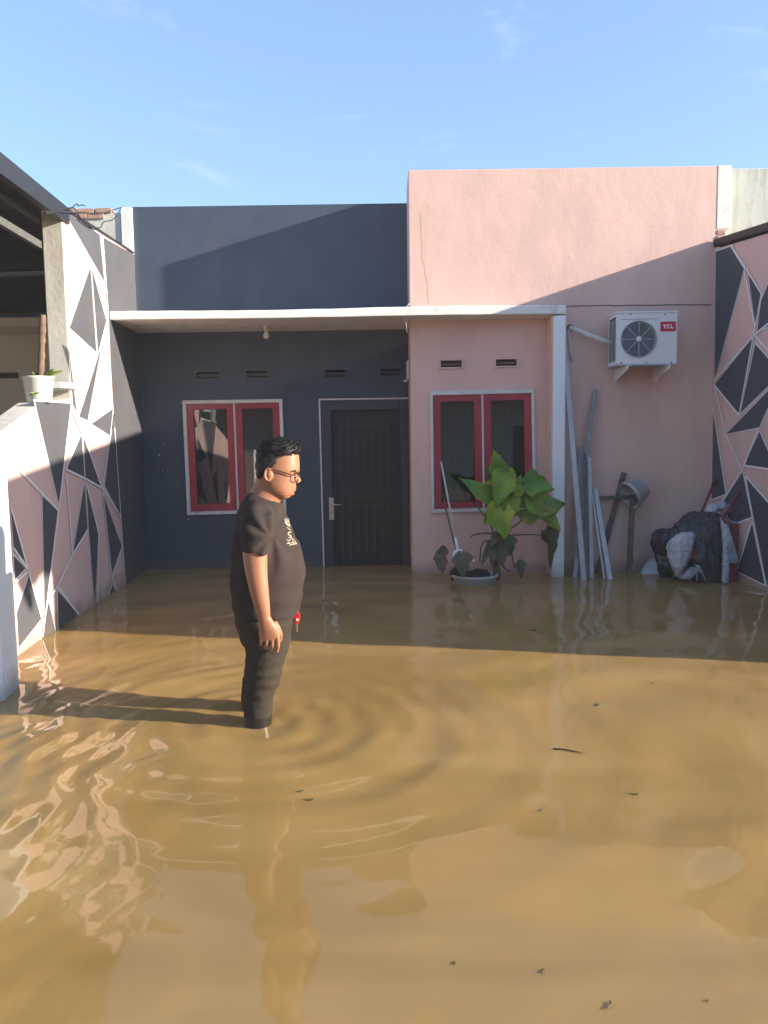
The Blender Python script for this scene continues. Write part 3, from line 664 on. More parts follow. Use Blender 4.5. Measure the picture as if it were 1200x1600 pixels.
# white gate post in the light
pA, pB = ground(6, 1095), ground(31, 1071)
gp = thing('gate_post', 'smooth white gate post standing in the water at the end of the low mural wall', 'post', (pA.x-.1, pA.y+.12, 0))
e = (pB-pA); q = Vector((-e.y, e.x, 0)).normalized()*.22
tp = Vector((0, 0, 1.12)); dn = Vector((0, 0, -.44))
lean = Vector((.0, 0, 0))
MB().hexa([pA+dn, pB+dn, pB+q+dn, pA+q+dn, pA+tp, pB+tp, pB+q+tp, pA+q+tp]).build('post_shaft', M['column'], gp, bevel=.012)
MB().hexa([pA+tp+Vector((.015, -.015, .001)), pB+tp+Vector((.015, .015, .001)), pB+q+tp+Vector((-.015, .015, .001)), pA+q+tp+Vector((-.015, -.015, .001)), pA+tp+Vector((0, 0, .04)), pB+tp+Vector((0, 0, .04)), pB+q+tp+Vector((0, 0, .04)), pA+q+tp+Vector((0, 0, .04))]).build('post_cap', M['column'], gp, bevel=.006)

# ------------------------------------------------------------------ party wall in shade
Rp = lambda u, v, off=0.0: on_line(u, v, RA, RB, off)
pr = thing('party_wall', 'shaded boundary wall painted with charcoal and pink triangles behind the plastic heap', 'wall', (3.15, 5.6, 0))
RY0 = 3.92
def wr(y, z, dx=0): return Vector((xr(y)+dx, y, z))
def rtop(y): return 3.02 - .10*(7.165-y)
mb = MB(); mb.hexa([wr(RY0, -.44), wr(RY0, -.44, .15), wr(7.163, -.44, .15), wr(7.163, -.44), wr(RY0, rtop(RY0)-.06), wr(RY0, rtop(RY0)-.06, .15), wr(7.163, rtop(7.16)-.06, .15), wr(7.163, rtop(7.16)-.06)])
mb.build('wall_body', M['mpink'], pr, bevel=.006)
NR = Vector((-1, -RB, 0))
off = [(1200,438),(1190,468),(1183,520),(1240,490)]
for poly in [[(1119,393),(1142,385),(1163.5,420),(1117.5,592)], [(1170,428),(1189.5,459),(1181,505)], [(1210,420),(1190,470),(1183.5,519),(1215,503)], [(1178.6,525),(1117.5,600),(1155,649)],
             [(1181,537),(1157.5,646),(1215,590),(1215,575)], [(1210,601),(1135.5,678),(1187,668),(1204,630)], [(1187.5,674),(1163,727),(1215,736)], [(1115.5,638),(1112.5,780),(1135,772)],
             [(1161,737),(1129,786),(1140,812),(1155,817),(1175.5,808)], [(1166,744),(1215,800),(1215,920),(1199,914),(1178,808)], [(1176,817),(1153,893),(1196,914)], [(1260,420),(1230,520),(1290,480)], [(1240,560),(1225,650),(1330,620)], [(1300,700),(1240,760),(1330,850)], [(1260,860),(1240,915),(1340,960)]]:
    paint(poly, Rp, pr, M['rdark'], .018, NR)
for ln in [[(1144,384),(1167,420),(1192,460)], [(1164,421),(1181,510)], [(1117,594),(1180,523),(1215,495)], [(1192,460),(1181,510),(1156,648)], [(1117,600),(1135,678)], [(1135,678),(1161,735)], [(1118,603),(1156,648)],
           [(1186,670),(1162,732),(1128,787)], [(1162,727),(1215,735)], [(1166,744),(1215,800)], [(1166,744),(1178,810),(1198,915)], [(1176,813),(1152,895)], [(1178,808),(1154,817)], [(1115.5,637),(1136,775)], [(1180,523),(1200,545),(1215,560)], [(1117,392),(1125,386)]]:
    stripe(ln, Rp, pr, .016, NR)
rr_ = thing('carport_roof', 'dark roof edge of the far carport along the top of the shaded mural wall', 'roof', (4.2, 5, 2.8))
MB().hexa([wr(3.0, rtop(3.0)-.045, -.03), wr(3.0, rtop(3.0)-.045, .2), wr(7.155, rtop(7.155)-.045, .2), wr(7.155, rtop(7.155)-.045, -.03), wr(3.0, rtop(3.0)+.02, -.03), wr(3.0, rtop(3.0)+.02, .2), wr(7.155, rtop(7.155)+.02, .2), wr(7.155, rtop(7.155)+.02, -.03)]).build('roof_edge', M['roof'], rr_, bevel=.006)
vs = []
for i in range(61):
    y = 3.0+(7.1-3.0)*i/60; zz = .016*(1 if (i % 4) < 2 else -1)
    vs += [(xr(y)+.21, y, rtop(y)-.02+zz), (xr(y)+1.95, y, rtop(y)-.08+zz)]
MB().add(vs, [(2*i, 2*i+1, 2*i+3, 2*i+2) for i in range(60)]).build('roof_sheet', M['roof'], rr_)
for y in (3.1, 4.8, 6.4): MB().box(xr(y)+.22, xr(y)+1.95, y-.03, y+.03, rtop(y)-.22, rtop(y)-.13).build('rafter', M['roof'], rr_)
np_ = thing('parapet_wall', 'weathered white parapet with dark moss streaks beside the tall pink wall', 'wall', (3.8, 7.3, 2.9))
MB().box(3.175, 5.4, YP+.146, YP+.30, 2.3, 3.71).build('parapet_render', M['mossy'], np_, bevel=.008)
MB().box(X1+.004, 3.172, YP-.003, YP+.15, 3.13, 3.69).build('parapet_post', M['white'], np_, bevel=.006)
for k in range(3):
    z0 = 2.98+k*.05; MB().box(X1+.008+random.uniform(0, .01), 3.165-random.uniform(0, .04), YP+.0-random.uniform(0, .01), YP+.13, z0, z0+.042).build('brick', M['brick'], np_, bevel=.004)
MB().box(5.2, 5.3, 5.6, 7.3, -.44, 2.6).build('side_wall', M['beige'], np_)

# ------------------------------------------------------------------ outdoor air conditioner
ac = thing('air_conditioner', 'white outdoor air conditioner with a round fan grille high on the pink wall', 'air conditioner', (2.3, 7.0, 1.9))
YA = 6.83
A0 = at(963, 569, YA); A1 = at(1058.5, 488.5, YA); ax0, ax1, az0, az1 = A0.x, A1.x, A0.z, A1.z
fc = at(998, 530, YA); fr_ = .152
def ac_front():
    mb = MB(); n = 48; ring = [(fc.x+fr_*math.cos(2*math.pi*k/n), fc.z+fr_*math.sin(2*math.pi*k/n)) for k in range(n)]
    outer = []
    for x, z in ring:
        dx, dz = x-fc.x, z-fc.z; s = min([(ax1-fc.x)/dx if dx > 1e-9 else (ax0-fc.x)/dx if dx < -1e-9 else 9e9, (az1-fc.z)/dz if dz > 1e-9 else (az0-fc.z)/dz if dz < -1e-9 else 9e9])
        outer.append((fc.x+dx*s, fc.z+dz*s))
    cs = [(ax0, az0), (ax1, az0), (ax1, az1), (ax0, az1)]
    vs = [(x, YA, z) for x, z in ring] + [(x, YA, z) for x, z in outer] + [(x, YA+.05, z) for x, z in ring] + [(x, YA, z) for x, z in cs]
    fs = []
    for k in range(n):
        j = (k+1) % n; fs.append((k, n+k, n+j, j)); fs.append((k, j, 2*n+j, 2*n+k))
        for c, (cx, cz) in enumerate(cs):
            a, b = outer[k], outer[j]
            if abs(a[0]-b[0]) > 1e-6 and abs(a[1]-b[1]) > 1e-6 and min(abs(a[0]-cx), abs(b[0]-cx)) < 1e-6 and min(abs(a[1]-cz), abs(b[1]-cz)) < 1e-6: fs.append((n+k, 3*n+c, n+j))
    mb.add(vs, fs); d = .25
    q = [(ax0, YA, az0), (ax1, YA, az0), (ax1, YA+d, az0), (ax0, YA+d, az0), (ax0, YA, az1), (ax1, YA, az1), (ax1, YA+d, az1), (ax0, YA+d, az1)]
    mb.add(q, [(0, 1, 2, 3), (4, 5, 6, 7), (1, 2, 6, 5), (2, 3, 7, 6)])
    # frame of the open coil side
    for (y0, y1, z0, z1) in ((YA, YA+.03, az0, az1), (YA+.22, YA+.25, az0, az1), (YA+.03, YA+.22, az0, az0+.03), (YA+.03, YA+.22, az1-.025, az1)):
        mb.add([(ax0, y0, z0), (ax0, y1, z0), (ax0, y1, z1), (ax0, y0, z1)], [(0, 1, 2, 3)])
    return mb
ac_front().build('casing', M['acbody'], ac)
MB().box(ax0-.008, ax1+.008, YA-.006, YA+.258, az1+.001, az1+.016).build('top_cover', M['acbody'], ac, bevel=.004)
MB().box(ax0-.004, ax1+.004, YA-.004, YA+.254, az0-.014, az0-.001).build('base_pan', M['acgrey'], ac, bevel=.003)
g = MB(); 
for k in range(1, 17):
    r = fr_*k/17.0
    if r < .03: continue
    n = 40; g.tube([(fc.x+r*math.cos(2*math.pi*j/n), YA-.006, fc.z+r*math.sin(2*math.pi*j/n)) for j in range(n+1)], .0017, 4, cap=False)
for k in range(8):
    a = math.pi*k/4; g.tube([(fc.x+.02*math.cos(a), YA-.009, fc.z+.02*math.sin(a)), (fc.x+(fr_+.016)*math.cos(a), YA-.003, fc.z+(fr_+.016)*math.sin(a))], .0036, 6)
n = 48; g.tube([(fc.x+(fr_+.004)*math.cos(2*math.pi*j/n), YA-.004, fc.z+(fr_+.004)*math.sin(2*math.pi*j/n)) for j in range(n+1)], .0055, 6, cap=False)
gr = g.build('fan_grille', M['acgrey'], ac, smooth=True)
MB().lathe([(0, -.016), (.022, -.014), (.025, -.008), (.025, 0)], (fc.x, YA, fc.z), axis=(0, 1, 0), n=24).build('grille_hub', M['acbody'], gr, smooth=True)
fb = MB()
for k in range(3):
    a0 = 2*math.pi*k/3; vs = []
    for i in range(7):
        rr = .03+.112*i/6
        for s in (-1, 1):
            a = a0 + s*.42*(1-.2*i/6) + .25*i/6; vs.append((fc.x+rr*math.cos(a), YA+.06+s*.022, fc.z+rr*math.sin(a)))
    fb.add(vs, [(2*i, 2*i+1, 2*i+3, 2*i+2) for i in range(6)])
fb.lathe([(0, -.02), (.035, -.02), (.035, .03)], (fc.x, YA+.06, fc.z), axis=(0, 1, 0), n=16)
solid(fb.build('fan', M['acdark'], ac, smooth=True), .003)
MB().box(ax0+.012, ax1-.01, YA+.14, YA+.15, az0+.01, az1-.01).build('coil_back', M['acdark'], ac)
sl = MB()
for k in range(26): 
    z = az0+.035+k*(az1-az0-.065)/26; sl.box(ax0+.004, ax0+.010, YA+.03, YA+.22, z, z+.006)
sl.build('coil_fins', M['acgrey'], ac)
b0, b1 = at(1031.6, 518, YA), at(1056, 502.3, YA)
bd = MB().box(b0.x, b1.x, YA-.004, YA-.001, b0.z, b1.z).build('badge', M['badge'], ac, bevel=.001)
bw, bh = b1.x-b0.x, b1.z-b0.z; lt = MB()
def lb(x0, x1, z0, z1): lt.box(b0.x+bw*x0, b0.x+bw*x1, YA-.0062, YA-.0045, b0.z+bh*z0, b0.z+bh*z1)
lb(.16, .38, .60, .70); lb(.235, .305, .30, .60)                                     # T
lb(.42, .60, .62, .70); lb(.42, .60, .30, .38); lb(.42, .485, .38, .62)               # C
lb(.65, .715, .30, .70); lb(.715, .85, .30, .39)                                      # L
lt.build('badge_lettering', M['bwhite'], bd)
for u, v in ((985, 491), (1039, 491.5), (971, 567), (1010, 567), (1049, 567)):
    p = at(u, v, YA-.002); MB().lathe([(0, -.004), (.006, -.003), (.007, 0)], p, axis=(0, 1, 0), n=8).build('screw', M['acdark'], ac)
mb = MB(); p = at(970, 499, YA-.001); q = at(1030, 499.5, YA-.001); mb.box(p.x, q.x, YA-.003, YA-.0005, p.z-.003, p.z+.003); mb.build('panel_groove', M['acgrey'], ac)
mb = MB(); mb.box(ax1+.001, ax1+.03, YA+.10, YA+.17, az0+.03, az0+.13); mb.build('valve_cover', M['acbody'], ac, bevel=.008)
for k, (xw, lab) in enumerate(((at(959.5, 597, YP).x, 'pale steel bracket holding up the air conditioner, the one under its fan'), (at(1021, 595, YP).x, 'pale steel bracket holding up the air conditioner, the one below the red badge'))):
    z1 = az0-.016; zl = at(960, 597, YP).z
    mb = MB(); mb.prism([(xw, YP-.006, z1-.004), (xw, YA-.06, z1-.004), (xw, YA-.06, z1-.03), (xw, YP-.03, zl), (xw, YP-.006, zl)], (.006, 0, 0)); mb.box(xw-.002, xw+.04, YA-.06, YP-.006, z1-.003, z1+.001); mb.box(xw-.002, xw+.04, YP-.006, YP-.001, zl-.01, z1-.004)
    tag(mb.build('wall_bracket', M['acbody']), lab, 'bracket', 'air conditioner brackets')
P = [at(891, 512, YP-.01), at(893, 513, YP-.07), at(905, 518, YP-.08), at(925, 526, YP-.1), at(945, 533, YP-.12), at(960, 537, YA+.2)]
pt = thing('refrigerant_pipe', 'white wrapped pipe sloping from a hole in the pink wall to the air conditioner', 'pipe', P[0])
MB().tube(P, [.02, .021, .022, .024, .023, .02], 10).build('pipe_wrap', M['pipe'], pt, smooth=True)
MB().lathe([(.0, -.012), (.026, -.012), (.03, 0)], P[0], axis=(0, 1, 0), n=14).build('hole_collar', M['cable'], pt)
tag(MB().tube([at(889, 514, YP-.03), at(889.5, 530, YP-.02), at(892, 552, YP-.02), at(894.5, 566, YP-.015)], [.011, .010, .009, .006], 8).build('drain_hose', M['pipe'], smooth=True), 'short grey drain hose hanging down the pink wall below the pipe hole', 'hose')

# ------------------------------------------------------------------ poles against the wall
def pole(name, pts, w1, w2, m, lab, grp='lengths of metal leaning by the white column', angle=False, cat='pole'):
    t = None; mb = MB()
    for a, b in zip(pts[:-1], pts[1:]):
        if angle:                                        # L-section
            a_, b_ = Vector(a), Vector(b); t_ = (b_-a_).normalized(); u = Vector((0, 1, 0)); u = (u-t_*u.dot(t_)).normalized(); q = t_.cross(u)
            mb.bar(a_, b_, w1, .004); mb.bar(a_+q*(w1/2-.002)+u*(w1*.5+.001), b_+q*(w1/2-.002)+u*(w1*.5+.001), .004, w1)
        else: mb.bar(a, b, w1, w2)
    return tag(mb.build(name, m, bevel=0 if angle else .002), lab, cat, grp)
def down(p, q, z=-.43):                                 # carry the line q->p on under the water
    d = (p-q); d = d/abs(d.z); return p + d*(p.z-z)
def pl2(top, bot, yt, yb):
    a = at(*top, yt); b = ground(*bot) if yb is None else at(*bot, yb); return [a, down(b, a)]
pole('metal_pole', pl2((881.5, 545), (912, 905), YP-.06, 6.80), .046, .03, M['alum'], 'longest pale metal pole leaning from high beside the column down across the others')
pole('angle_bar', pl2((908, 697), (899, 900), YP-.05, 7.02), .046, .03, M['galv'], 'dull grey angle bar standing just behind the longest pale pole', angle=True)
pole('angle_bar', pl2((915.5, 708), (908, 900), YP-.06, 6.97), .034, .03, M['galv'], 'narrow grey angle bar standing between the two long poles', angle=True)
a, b, c = at(930.5, 609, YP-.03), at(919.5, 690, YP-.10), at(917, 900, 6.95); pole('metal_strip', [a, b, down(c, b)], .040, .012, M['galv'], 'tall thin grey metal strip bent in the middle, its top clear of the other poles')
pole('metal_pole', pl2((921, 715), (924.5, 903), YP-.14, 6.87), .034, .02, M['alum'], 'bright metal pole upright in front of the bent strip')
pole('metal_rod', pl2((923, 758), (944, 902), YP-.1, 6.84), .018, .014, M['alum'], 'thin pale rod leaning beside the short wide pole, tipped the same way')
pole('metal_pole', pl2((929.5, 764), (953, 905), YP-.08, 6.80), .042, .026, M['alum'], 'short wide pale pole leaning nearest the wooden frame')
pole('pipe_offcut', pl2((901.5, 868), (898, 901), YP-.1, 6.93), .036, .03, M['alum'], 'short white offcut standing at the foot of the column')
# wooden frame and bucket
wf = thing('wooden_frame', 'old dark wooden post with a crossbar and a slanting plank against the pink wall', 'wooden frame', at(984, 895, 7.05))
a, b = at(989, 778, 7.04), at(983, 896, 7.0); mb = MB()
n = 12; P = [a.lerp(down(b, a), i/n) + Vector((random.uniform(-.003, .003), 0, 0)) for i in range(n+1)]
mb.tube(P, [.031+random.uniform(-.003, .003) for _ in P], 4, roll=math.pi/4, up=(0, 1, 0)); mb.build('post', M['wood'], wf)
MB().bar(at(932, 778.5, 7.09), at(992, 776, 7.08), .032, .03).build('crossbar', M['wood'], wf, bevel=.003)
a, b = at(975.5, 738, YP-.03), at(938, 880, 7.13); MB().bar(a, down(b, a), .046, .022).build('plank', M['wood'], wf, bevel=.003)
bc = at(984, 774, 6.99); ax = Vector((.80, .28, .42)).normalized()
bt = thing('bucket', 'upturned grey plastic bucket hung on top of the wooden post', 'bucket', bc)
MB().lathe([(.0, .155), (.085, .155), (.092, .148), (.122, .02), (.132, .018), (.132, .006), (.126, .0), (.131, -.012), (.124, -.014), (.117, .0), (.087, .142), (.0, .148)], bc, axis=ax, n=32).build('bucket_shell', M['bucket'], bt, smooth=True)

# ------------------------------------------------------------------ wheelbarrow and plastic heap
def P6(x, y, d): return at(1000+x/6, 740+y/6, d)
wbr = thing('wheelbarrow', 'red handled wheelbarrow buried under plastic sheets against the shaded mural wall', 'wheelbarrow', P6(560, 1020, 6.75))
for a, b in (((685, 110), (590, 330)), ((955, 150), (770, 410))):
    y0 = 6.98 if a[0] < 700 else 6.62
    p0, p1 = P6(*a, y0), P6(*b, y0-.05); d = (p1-p0).normalized()
    hd = MB().tube([p0, p1, p1+d*.06], .0125, 10).build('handle', M['hred'], wbr, smooth=True)
    MB().tube([p0-d*.075, p0-d*.06, p0+d*.005], [.012, .017, .017], 10).build('grip', M['black'], hd, smooth=True)
MB().bar(P6(880, 470, 6.64), down(P6(868, 1010, 6.62), P6(880, 470, 6.64)), .07, .03).build('leg', M['hred'], wbr, bevel=.004)
MB().bar(P6(700, 560, 6.98), down(P6(690, 960, 6.98), P6(700, 560, 6.98)), .04, .03).build('leg', M['hred'], wbr, bevel=.004)
c = P6(480, 700, 6.80)
tr = MB(); tr.lathe([(0, .0), (.16, .0), (.30, .2), (.31, .2), (.165, -.012), (0, -.012)], (c.x, c.y, c.z-.18), n=20, yscale=.6); tr.build('tray', M['hred'], wbr, smooth=True)
def crumple(me, drape, amp, sc_, seed, fine=.35):
    V = coords(me); Nn = normals(me)
    a = noise3(V*np.array([1.0, 1.0, drape]), sc_, seed, 2); b = noise3(V*np.array([1.0, 1.0, .5+.5*drape]), sc_*2.6, seed+5, 2); c = noise3(V, sc_*5.5, seed+9, 1)
    rid = lambda q: 1-np.minimum(1, np.abs(q)*1.9)
    setco(me, V + Nn*((amp*(rid(a)-.4) + amp*fine*(rid(b)-.4) + amp*fine*.45*(rid(c)-.4))[:, None]))
def heap(name, mb, m, lab, cat, vox=.012, amp=.018, sc_=22, seed=1, drape=.4, smooth=8, fine=.35):
    me = fuse(mb, vox, smooth); crumple(me, drape, amp, sc_, seed, fine)
    return tag(link(name, me, m, None, True), lab, cat)
def blobs(bs):
    mb = MB()
    for (x, y, d, rx, ry, rz) in bs: mb.ball(P6(x, y, d), (rx, ry, rz), 16)
    return mb
def drop(rows, d, hw, e=2.1):
    mb = MB(); mb.loft([(P6(a, y, d), P6(b, y, d), hw*k, d+o) for (y, a, b, k, o) in rows], 24, e); return mb
heap('plastic_sheet', blobs([(330, 640, 6.80, .17, .17, .13), (230, 640, 6.80, .10, .13, .13), (480, 560, 6.80, .18, .15, .13), (560, 450, 6.84, .14, .14, .09), (660, 510, 6.74, .12, .13, .13), (650, 640, 6.68, .13, .12, .2), (640, 860, 6.65, .14, .12, .26), (540, 780, 6.69, .15, .13, .22), (300, 780, 6.84, .15, .14, .17), (400, 880, 6.84, .17, .12, .19), (720, 880, 6.66, .06, .09, .22), (230, 860, 6.88, .07, .1, .13)]),
     M['tarp'], 'big black plastic sheet draped in folds over the wheelbarrow', 'plastic sheet', vox=.0075, amp=.030, sc_=17, seed=4, drape=.22, smooth=10, fine=.45)
heap('plastic_sack', drop([(552, 420, 500, .3, 0), (580, 340, 515, .8, 0), (640, 278, 508, 1, 0), (700, 250, 492, 1.1, 0), (780, 258, 468, 1.05, 0), (860, 288, 432, .9, 0), (930, 318, 385, .6, 0), (972, 335, 352, .2, 0)], 6.56, .07),
     M['sack'], 'bulging white sack tucked into the front of the black sheet', 'sack', vox=.006, amp=.012, sc_=30, seed=9, drape=.45, smooth=3, fine=.5)
heap('plastic_sheet', blobs([(765, 440, 6.58, .012, .02, .03)]) if False else (lambda a, b: (a.add(b.v, b.f), a)[1])(drop([(415, 755, 770, .4, .02), (500, 765, 830, .8, .01), (600, 775, 862, 1, 0), (700, 790, 890, 1, 0), (790, 812, 915, 1, 0), (835, 830, 922, .5, 0)], 6.54, .026), drop([(640, 775, 815, .8, -.01), (780, 775, 826, 1, -.01), (900, 770, 828, 1, -.01), (1020, 768, 820, .7, -.01)], 6.53, .024)),
     M['clear'], 'milky clear plastic hanging in a strip in front of the red leg', 'plastic sheet', vox=.005, amp=.010, sc_=34, seed=12, drape=.3, smooth=3, fine=.5)
heap('crumpled_bag', blobs([(690, 315, 6.80, .06, .05, .036), (750, 305, 6.80, .07, .05, .038), (800, 330, 6.80, .05, .05, .035), (670, 340, 6.78, .04, .04, .03), (830, 320, 6.82, .03, .04, .03)]),
     M['sack'], 'crumpled pale bag lying on top of the heap between the red handles', 'bag', vox=.005, amp=.014, sc_=48, seed=15, drape=1, smooth=6, fine=.5)
heap('plastic_sheet', (lambda a, b: (a.add(b.v, b.f), a)[1])(drop([(880, 470, 520, .6, 0), (910, 420, 560, 1, 0), (950, 380, 520, 1, 0), (985, 360, 470, .7, 0)], 6.60, .035), drop([(860, 515, 545, .6, -.02), (900, 540, 580, .9, -.02), (960, 565, 600, .9, -.02), (1015, 590, 620, .6, -.02)], 6.59, .02)),
     M['clear'], 'small torn scrap of clear plastic trailing in the water below the white sack', 'plastic sheet', vox=.005, amp=.009, sc_=55, seed=18, drape=.6, smooth=3, fine=.5)
for k, (pp_, lab) in enumerate(((((520, 850), (535, 900), (532, 960), (533, 1010)), 'straight white plastic string hanging from the scrap into the water'), (((525, 860), (575, 900), (595, 960), (620, 1015)), 'curved white plastic string hanging from the scrap to the water'))):
    tag(MB().tube([P6(x, y, 6.53) for x, y in pp_], .004, 5).build('plastic_string', M['sack'], smooth=True), lab, 'string')
dc = P6(165, 960, 6.95)
mbd = MB(); mbd.lathe([(.0, .012), (.18, .008), (.20, .0), (.212, -.012), (.205, -.016), (.18, .0), (.0, .004)], dc + Vector((.06, 0, -.02)), axis=(-.35, -.9, .25), n=36); tag(mbd.build('basin_lid', M['clear'], smooth=True), 'round grey plastic lid half sunk in water beside the black heap', 'lid')

# ------------------------------------------------------------------ big leaved plant in its bowl
def Q(x, y, d): return at(660+x/5.217, 690+y/5.217, d)
pc = ground(738, 905); pc = Vector((at(741, 890, 6.72).x, 6.72, -.02))
tp = thing('potted_plant', 'large arrow leaved plant with yellowing leaves in a grey bowl below the window', 'potted plant', pc)
MB().lathe([(.0, -.10), (.13, -.10), (.17, -.04), (.20, .075), (.212, .08), (.212, .10), (.195, .10), (.185, .06), (.0, .05)], pc, n=30).build('pot', M['pot'], tp, smooth=True)
so = MB(); so.ball(pc + Vector((-.03, .02, .06)), (.185, .17, .06), 16); so.ball(pc + Vector((-.14, .0, .10)), (.08, .09, .065), 12); so.ball(pc + Vector((.05, .03, .08)), (.1, .1, .06), 12)
me = fuse(so, .012, 2); V = coords(me); setco(me, V + normals(me)*(noise3(V, 60, 3)[:, None]*.01)); link('soil', me, M['soil'], tp, True)
tb = Q(600, 1040, 6.74); tb.z = .02; tt = Q(590, 740, 6.76)
MB().tube([tb.lerp(tt, i/8) + Vector((.01*math.sin(i*1.3), 0, 0)) for i in range(9)], [.034, .036, .033, .034, .03, .032, .028, .026, .02], 9).build('trunk', M['trunk'], tp, smooth=True)
D = 6.70
LV = [  # base, tip (zoomed px), width px, depth base/tip, normal, material, fold, droop
    ((640, 330), (578, 55), 38, D, D-.05, (.25, -1, .15), 'leaf', .2, .05), ((605, 505), (305, 285), 36, D-.02, D-.08, (.15, -1, .5), 'leaf', .25, .08),
    ((690, 270), (610, 545), 42, D-.08, D-.12, (-.35, -1, .25), 'leaf', .25, -.05), ((735, 460), (808, 262), 25, D-.02, D, (-.3, -1, .2), 'leaf', .25, .03),
    ((850, 540), (1165, 500), 58, D-.05, D-.14, (.1, -1, .45), 'leafo', .1, .12), ((900, 470), (1135, 720), 44, D-.06, D-.12, (.3, -1, .2), 'leaf', .2, .1),
    ((610, 545), (680, 803), 46, D-.12, D-.16, (.1, -1, .25), 'leafy', .15, .08), ((700, 470), (760, 610), 24, D-.06, D-.12, (.3, -1, .2), 'leafr', .2, .1),
    ((640, 340), (505, 330), 18, D-.04, D-.08, (0, -1, .4), 'leafy', .2, .1), ((830, 600), (945, 570), 20, D+.02, D-.02, (0, -1, -.2), 'leaf', .2, .1), ((870, 350), (1080, 380), 42, D-.03, D-.07, (.1, -1, .5), 'leaf', .2, .1), ((720, 480), (690, 650), 34, D-.09, D-.12, (.2, -1, .1), 'leaf', .2, .06),
    ((560, 330), (520, 200), 16, D+.02, D, (.5, -1, .2), 'leaf', .3, .05), ((780, 420), (735, 330), 20, D-.10, D-.13, (.2, -1, .6), 'leafy', .25, -.05), ((900, 540), (1060, 640), 30, D-.09, D-.16, (-.2, -1, .3), 'leafo', .25, .15), ((560, 600), (500, 680), 18, D-.1, D-.13, (-.2, -1, .3), 'leafy', .3, .1),
    ((1045, 685), (1045, 1040), 25, 6.66, 6.64, (.4, -1, .0), 'leafd', .2, .0), ((985, 745), (1050, 860), 15, 6.66, 6.65, (.1, -1, .2), 'leafd', .25, .0),
    ((600, 820), (560, 1010), 24, D-.04, D-.08, (-.3, -1, .1), 'leafd', .2, 0), ((690, 790), (715, 945), 26, D-.02, D-.05, (.4, -1, .1), 'leafd', .2, 0), ((640, 830), (650, 1030), 26, D-.05, D-.10, (.1, -1, .1), 'leafd', .2, 0), ((570, 830), (480, 1010), 16, D, D-.05, (-.3, -1, .2), 'leafd', .2, 0), ((620, 760), (540, 870), 16, D-.06, D-.1, (-.3, -1, .2), 'leafb', .2, 0),
    ((320, 935), (330, 1115), 30, 6.52, 6.47, (0, -1, .25), 'leafb', .15, .0), ((180, 890), (85, 960), 18, 6.60, 6.55, (0, -1, .3), 'leafb', .3, .1), ((150, 940), (170, 1080), 22, 6.58, 6.54, (-.2, -1, .2), 'leafb', .25, 0), ((795, 985), (805, 1120), 17, 6.55, 6.52, (.2, -1, .2), 'leafd', .2, 0)]
for (a, b, wd, d0, d1, nr, mk, fo, dp) in LV:
    pa, pb = Q(*a, d0), Q(*b, d1); leaf = leaf_mesh(MB(), pa, pb, wd*6.7/1200*1.1, nr, fold=fo, droop=dp, wave=.07)
    ob = solid(leaf.build('leaf', M[mk], tp, smooth=True))
    ax = (pb-pa); rib = [pa + ax*(i/6) - (Vector(nr)-ax.normalized()*Vector(nr).dot(ax.normalized())).normalized()*(dp*ax.length*(i/6)**2-.003) for i in range(7)]
    MB().tube(rib, [.004*(1-.8*i/6) for i in range(7)], 4).build('leaf_rib', M['leafy'] if mk in ('leaf', 'leafy', 'leafo') else M['stalk'], ob)
for pts in [((585, 760), (560, 690), (500, 600), (445, 520), (435, 490)), ((610, 760), (620, 640), (640, 500), (650, 340)), ((640, 770), (700, 720), (790, 660), (850, 600), (880, 500)), ((590, 760), (520, 745), (440, 755), (400, 770), (390, 785)), ((640, 780), (740, 762), (850, 758), (970, 762)), ((580, 800), (500, 815), (475, 870), (468, 980)), ((690, 800), (730, 920), (750, 1030)), ((660, 1020), (690, 1045), (720, 1060)), ((600, 780), (605, 650), (608, 520)), ((655, 770), (700, 640), (735, 470)), ((300, 1030), (310, 990), (320, 940)), ((970, 765), (1010, 720), (1045, 690))]:
    P = [Q(x, y, 6.70) for x, y in pts]; MB().tube(P, [.0075-.003*i/len(P) for i in range(len(P))], 6).build('leaf_stalk', M['stalk'], tp, smooth=True)
# dustpan and stick
dp = thing('dustpan', 'white long handled dustpan leaning on the wall with its pan in the plant bowl', 'dustpan', Q(290, 890, 6.66))
a, b = Q(152, 165, 7.08), Q(290, 890, 6.72); MB().tube([a, a.lerp(b, .85)], .0085, 8).build('handle', M['plastic'], dp, smooth=True)
MB().tube([a.lerp(b, .85), b], [.011, .016], 8).build('ferrule', M['bwhite'], dp, smooth=True)
mb = MB(); q = [Q(285, 888, 6.72), Q(325, 900, 6.70), Q(425, 978, 6.60), Q(375, 985, 6.58), Q(245, 940, 6.62), Q(255, 915, 6.67)]
mb.prism(q, (0, .012, .02)); mb.build('pan', M['bwhite'], dp, bevel=.003)
tag(MB().tube([Q(173, 475, 7.10), Q(225, 690, 6.95), Q(275, 880, 6.78), Q(300, 1000, 6.72)], .0085, 7).build('stick', M['wood'], smooth=True), 'thin grey stick leaning beside the dustpan handle', 'stick')

# ------------------------------------------------------------------ man in the water
YM = 3.45
man = thing('person', 'man in glasses, dark t-shirt and dark trousers standing shin deep in brown flood water', 'person', (-.62, YM, -.42))
def R_(bu, bv, fu, fv, hw, y=YM): return (at(bu, bv, y), at(fu, fv, y), hw, y)
